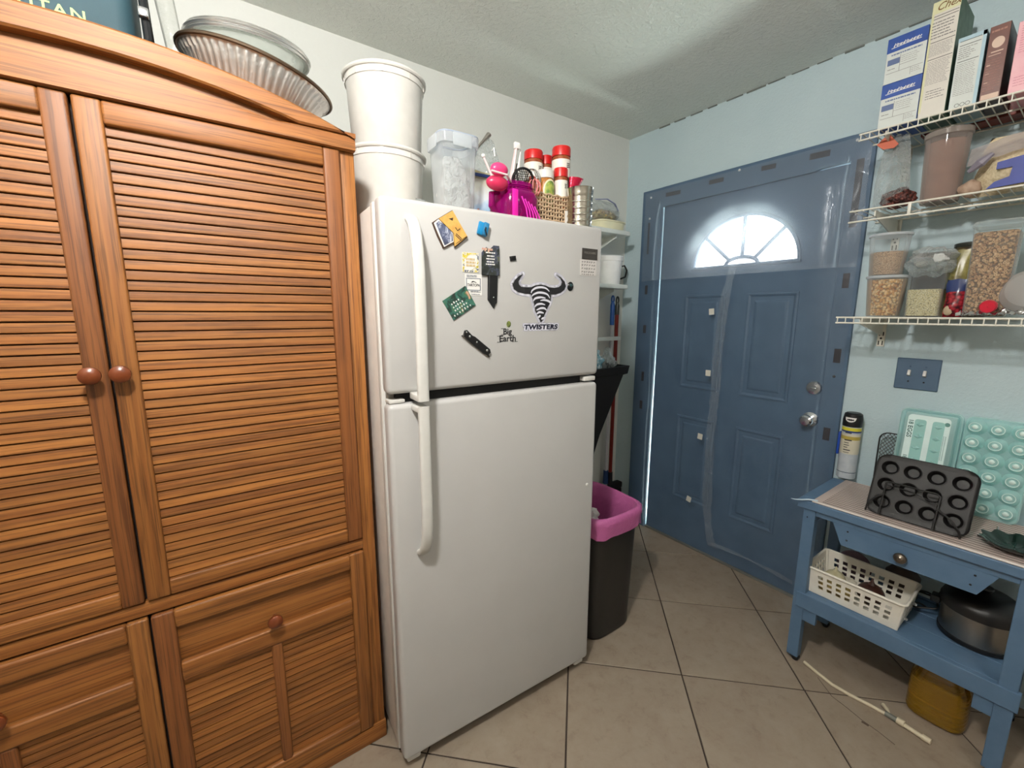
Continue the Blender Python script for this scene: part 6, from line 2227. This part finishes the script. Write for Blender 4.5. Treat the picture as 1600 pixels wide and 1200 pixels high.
BAS = M('ivory_white_plastic', (228, 224, 212), 0.4)
for nm, a, c, cols in (('front_wall', (-1, -1), (1, -1), 8), ('back_wall', (1, 1), (-1, 1), 8), ('end_wall', (1, -1), (1, 1), 6), ('end_wall', (-1, 1), (-1, -1), 6)):
    mb = MB()
    basket_wall(mb, (a[0] * BXb, a[1] * BYb, 0.002), (c[0] * BXb, c[1] * BYb, 0.002), (a[0] * BX, a[1] * BY, BH), (c[0] * BX, c[1] * BY, BH), cols, 3)
    bmesh.ops.remove_doubles(mb.bm, verts=mb.bm.verts, dist=1e-6)
    w_ = mb.build(nm, BAS, bs_, smooth=0)
    md_ = w_.modifiers.new('thickness', 'SOLIDIFY')
    md_.thickness = 0.0028
    md_.offset = 0
mb = MB()
mb.tube([Vector((x, y, BH)) for x, y in rrect(2 * BX + 0.006, 2 * BY + 0.006, 0.016, 4)], 0.0048, 8, closed=True)
mb.build('rim', BAS, bs_)
mb = MB()
for sx in (-1, 1):
    for sy in (-1, 1):
        mb.rod((sx * (BXb - 0.003), sy * (BYb - 0.003), 0.002), (sx * (BX - 0.003), sy * (BY - 0.003), BH), 0.0055, 0.0055, 10)
mb.build('corner', BAS, bs_)
MB().box(-BXb, BXb, -BYb, BYb, 0, 0.003).build('bottom', BAS, bs_)
mb = MB()
for p in ((BXb + 0.004, -0.02, 0.02), (BX + 0.002, 0.03, 0.062), (-BXb - 0.004, -0.08, 0.02)):
    mb.ball(p, 0.009, 1.2, 0.5, 0.7, 8, 6, 0.6, 1)
mb.build('bag_scraps', clear('white_bag_film', (236, 236, 236), 0.5, 0.2), bs_)
bz = SZ + 0.003
for nm, lab, u, dpt, r, colr, c2, sz_ in (('onion', 'pale papery onion at the door end of the white basket', -0.085, 0.02, 0.036, (206, 200, 168), (190, 180, 140), 0.95), ('onion', 'straw-yellow onion in the front of the white basket', -0.035, -0.045, 0.032, (190, 168, 104), (172, 146, 84), 0.95), ('red_onion', 'dark reddish brown onion in the middle of the white basket', 0.032, 0.01, 0.043, (66, 36, 26), (44, 24, 20), 0.92), ('onion', 'yellow onion near the front corner of the white basket', -0.088, -0.05, 0.030, (196, 172, 110), (176, 150, 92), 0.95)):
    o = thing(nm, lab, 'onion', (-0.315 + dpt, -1.492 - u, bz + r * sz_))
    mt = M('onion_skin', colr, 0.35, col2=c2, ns=50)
    mb = MB()
    mb.ball((0, 0, 0), r, 1, 1, sz_, 20, 14)
    mb.build('bulb', mt, o)
    MB().tube([(0, 0, r * 0.85), (0.002, 0, r * 1.15), (0.005, 0.001, r * 1.4)], [r * 0.32, r * 0.12, r * 0.05], 8).build('neck', mt, o)
gl_ = MB().ball((0, 0, 0), 0.024, 1, 1, 0.85, 16, 10, 0.25, 2).build('garlic_bulb', M('white_garlic_skin', (214, 208, 190), 0.5), None)
tag(gl_, 'white garlic bulb resting between the onions in the white basket', 'garlic')
move_rot(gl_, (-0.262, -1.447, bz + 0.022))
o = thing('purple_lid', 'dull purple round lid standing behind the white basket', 'lid', (-0.175, -1.43, SZ), RZ, rx=radians(-12))
MB().lathe([(0.058, 0), (0.060, 0.004), (0.056, 0.010), (0.001, 0.014)], (0, 0, 0.06), 32, M4=R90, cap1=False).build('disc', M('dull_purple_plastic', (104, 82, 92), 0.5), o)

pt_ = thing('slow_cooker', 'round stainless cooker with black base and lid on the lower cart shelf', 'cooker', (-0.225, -1.795, SZ))
MB().lathe([(0.090, 0.0), (0.097, 0.004), (0.098, 0.018), (0.095, 0.020)], seg=48).build('base', BLACK, pt_)
MB().lathe([(0.0955, 0.019), (0.0955, 0.108)], seg=48, cap0=False).build('pot', STEEL, pt_)
mb = MB()
mb.lathe([(0.0965, 0.107), (0.101, 0.109), (0.102, 0.130), (0.094, 0.150), (0.068, 0.168), (0.03, 0.176), (0.001, 0.177)], seg=48, cap1=False)
mb.build('lid', BLACK, pt_)
MB().lathe([(0.014, 0.174), (0.020, 0.188), (0.018, 0.194), (0.001, 0.195)], seg=20, cap1=False).build('lid_knob', BLACK, pt_)
MB().box(-0.02, 0.02, 0.096, 0.122, 0.078, 0.103, 0.004).build('handle', BLACK, pt_)
o = thing('power_cord', 'loose black cord heaped behind the stainless cooker', 'cord', (-0.20, -1.66, SZ))
MB().tube([Vector((0.035 * cos(a * 2.2) + 0.01 * sin(a * 5), 0.032 * sin(a * 2.2), 0.004 + 0.020 * a)) for a in [k / 60 * 5 for k in range(61)]], 0.0034, 8).build('cord', BLACK, o)
o = MB().lathe([(0.035, 0), (0.05, 0.02), (0.052, 0.1), (0.03, 0.13)], seg=24).build('dark_canister', M('dark_brown_pottery', (58, 44, 34), 0.5), None)
tag(o, 'dark brown pottery canister at the back of the lower cart shelf', 'canister')
move_rot(o, (-0.16, -1.58, SZ))

# ------------------------------------------------------------------ on the floor under the cart
OIL = M('golden_oil', (186, 142, 30), 0.05, spec=0.6, col2=(172, 128, 22), ns=6, trans=0.6)
oj = thing('oil_jug', 'squat ribbed plastic jug of golden cooking oil on the floor under the cart', 'jug', (-0.278, -1.742, 0))
mb = MB()
prof = [(0.066, 0.0), (0.074, 0.006)]
z = 0.012
for k in range(7):
    prof += [(0.0762, z), (0.0764, z + 0.009), (0.0750, z + 0.0125), (0.0750, z + 0.014)]
    z += 0.0165
prof += [(0.0765, z + 0.004), (0.0745, z + 0.016), (0.060, z + 0.050), (0.046, z + 0.072), (0.022, z + 0.092), (0.020, z + 0.100)]
mb.lathe(prof, seg=56, n=3.6)
mb.build('bottle', OIL, oj, smooth=45)
MB().lathe([(0.024, z + 0.098), (0.024, z + 0.112), (0.02, z + 0.114)], seg=24).build('cap', M('yellow_cap', (196, 160, 60), 0.4), oj)
tu = thing('hose_fitting', 'white flexible tube with a grey valve and white coupling lying on the tiles', 'tube', (-0.44, -1.56, 0))
TUB = M('ivory_tube', (206, 194, 168), 0.45)
MB().tube([(-0.418, -1.378, 0.0065), (-0.436, -1.43, 0.0065), (-0.452, -1.485, 0.0065), (-0.451, -1.54, 0.0065), (-0.443, -1.60, 0.0065), (-0.440, -1.648, 0.0065)], 0.0062, 10).build('flexible_tube', TUB, tu, world=True)
MB().rod((-0.440, -1.640, 0.009), (-0.4415, -1.674, 0.009), 0.0088, None, 12).build('valve', M('grey_valve', (104, 106, 98), 0.45), tu, world=True)
MB().tube([(-0.405, -1.625, 0.010), (-0.420, -1.640, 0.012), (-0.436, -1.650, 0.012)], [0.0065, 0.006, 0.004], 8).build('valve_lever', TUB, tu, world=True)
mb = MB()
mb.rod((-0.4425, -1.672, 0.0115), (-0.444, -1.692, 0.0115), 0.0112, None, 12)
mb.rod((-0.444, -1.692, 0.0085), (-0.449, -1.740, 0.0085), 0.0072, None, 12)
mb.rod((-0.449, -1.738, 0.0098), (-0.451, -1.760, 0.0098), 0.0096, None, 12)
mb.build('coupling', TUB, tu, world=True)
o = MB().box(-0.12, 0.12, -0.05, 0.05, 0, 0.30, 0.01).build('dark_crate', M('charcoal_crate', (30, 30, 34), 0.6), None)
tag(o, 'dark crate on the floor at the far right beyond the cart', 'crate')
move_rot(o, (-0.12, -2.03, 0))

# ------------------------------------------------------------------ on top of the armoire
def az(x):
    return arch(x - AX) - 0.002


cbag = thing('cooler_bag', 'dark teal soft cooler with TITAN in pale green letters on the armoire', 'cooler bag', (-2.53, -0.50, az(-2.53) + 0.001))
mb = MB()
mb.box(-0.185, 0.185, -0.055, 0.22, 0, 0.30, 0.03, 3)
mb.build('body', M('dark_teal_fabric', (40, 70, 80), 0.7, bump=0.2, bs=500, bd=0.001), cbag)
text('TITAN', 0.031, M('pale_green_print', (170, 206, 130), 0.6), cbag, 0.052, -0.0560, 0.0615, fat=0.0004, sx=1.1, space=1.15)
mb = MB()
mb.tube([(0.182, -0.05, 0.29), (0.205, -0.06, 0.16), (0.208, -0.058, 0.05), (0.195, -0.055, 0.008)], [0.014, 0.018, 0.020, 0.012], 10, flat=0.5)
mb.build('strap', M('black_webbing', (16, 20, 24), 0.55), cbag)
MB().box(0.195, 0.214, -0.088, -0.072, 0.085, 0.105, 0.003).build('buckle', M('chrome_buckle', (196, 200, 204), 0.2, 1.0), cbag)
o = thing('acrylic_stand', 'narrow clear plastic holder standing between the cooler and the foil pan', 'holder', (-2.262, -0.40, az(-2.262)), 0, ry=radians(-6))
mb = MB()
mb.lathe([(0.022, 0), (0.020, 0.12), (0.022, 0.30)], seg=12, n=3, cap1=False)
mb.build('tube', clear('ridged_clear_plastic', (220, 222, 218), 0.3, 0.1, bump=0.6, bs=60), o)

px_, tilt = -2.115, 0.19
fp_ = thing('foil_pan', 'oval fluted foil roasting pan tilted on the arched top of the armoire', 'foil pan', (px_, -0.515, az(px_) + 0.012), 0, ry=tilt)
WM[fp_.name] = Matrix.LocRotScale(Vector(fp_.location), fp_.rotation_euler.copy(), None)
mb = MB()
rr = []
for r, z, fl in ((0.120, 0.0, 0), (0.128, 0.004, 0.4), (0.158, 0.050, 1), (0.168, 0.060, 1), (0.171, 0.064, 0), (0.178, 0.066, 0), (0.179, 0.070, 0), (0.172, 0.069, 0), (0.162, 0.055, 1), (0.130, 0.010, 0.4), (0.118, 0.006, 0)):
    rr.append([Vector((r * (1 + 0.022 * fl * cos(56 * a)) * cos(a), r * 0.76 * (1 + 0.022 * fl * cos(56 * a)) * sin(a), z * 1.2)) for a in [2 * pi * k / 224 for k in range(224)]])
mb.rings(rr, True, True, True)
mb.build('pan', M('bright_foil', (226, 224, 220), 0.34, 0.9, bump=0.3, bs=70, bd=0.004), fp_, smooth=60)
mb = MB()
mb.tube([Vector((0.1765 * cos(a), 0.1765 * 0.76 * sin(a), 0.082)) for a in [2 * pi * k / 72 for k in range(72)]], 0.005, 8, closed=True)
mb.build('rolled_rim', M('dull_rim_foil', (120, 104, 88), 0.35, 0.9), fp_)
gp2 = thing('glass_casserole', 'clear glass casserole dish with ribbed rim nested in the foil pan', 'glass lid', (-2.105, -0.425, 2.062), 0)
WM[gp2.name] = Matrix.LocRotScale(Vector(gp2.location), gp2.rotation_euler.copy(), None)
GLS = clear('clear_pressed_glass', (222, 226, 222), 0.16, 0.05, bump=0.3, bs=50)
mb = MB()
rr = []
for r, z in ((0.090, 0.0), (0.112, 0.004), (0.128, 0.056), (0.138, 0.058), (0.140, 0.066), (0.134, 0.070), (0.124, 0.060), (0.108, 0.010), (0.09, 0.006)):
    rr.append([Vector((r * 1.05 * cos(a), r * 0.80 * sin(a), z)) for a in [2 * pi * k / 64 for k in range(64)]])
mb.rings(rr, True, True, True)
mb.build('dish', GLS, gp2, smooth=50)
mb = MB()
for q, z in ((0.139, 0.058), (0.142, 0.066), (0.137, 0.073)):
    mb.tube([Vector((q * 1.05 * cos(a), q * 0.80 * sin(a), z)) for a in [2 * pi * k / 64 for k in range(64)]], 0.0042, 6, closed=True)
mb.build('ribbed_rim', M('sparkling_foil_rim', (236, 236, 234), 0.28, 0.9, bump=0.5, bs=70), gp2)
MB().lathe([(0.026, 0.008), (0.030, 0.030), (0.016, 0.040), (0.005, 0.044), (0.005, 0.058)], (0.015, -0.03, 0), 20).build('red_stopper', M('faded_red_plastic', (176, 74, 88), 0.4), gp2)
o = thing('round_glass_lid', 'round clear glass lid standing on edge behind the foil pan', 'glass lid', (-2.12, -0.285, az(-2.12) + 0.002), 0, rx=radians(-6))
mb = MB()
mb.lathe([(0.127, 0.0), (0.130, 0.003), (0.127, 0.007), (0.10, 0.022), (0.05, 0.035), (0.001, 0.038)], (0, 0, 0.130), 56, M4=R90, cap0=False, cap1=False)
mb.build('glass', clear('smoky_clear_glass', (206, 206, 198), 0.22, 0.06), o)
MB().tube([Vector((0.128 * cos(a), 0, 0.130 + 0.128 * sin(a))) for a in [2 * pi * k / 56 for k in range(56)]], 0.004, 6, closed=True).build('rim', clear('thick_glass_edge', (226, 226, 220), 0.45, 0.06), o)
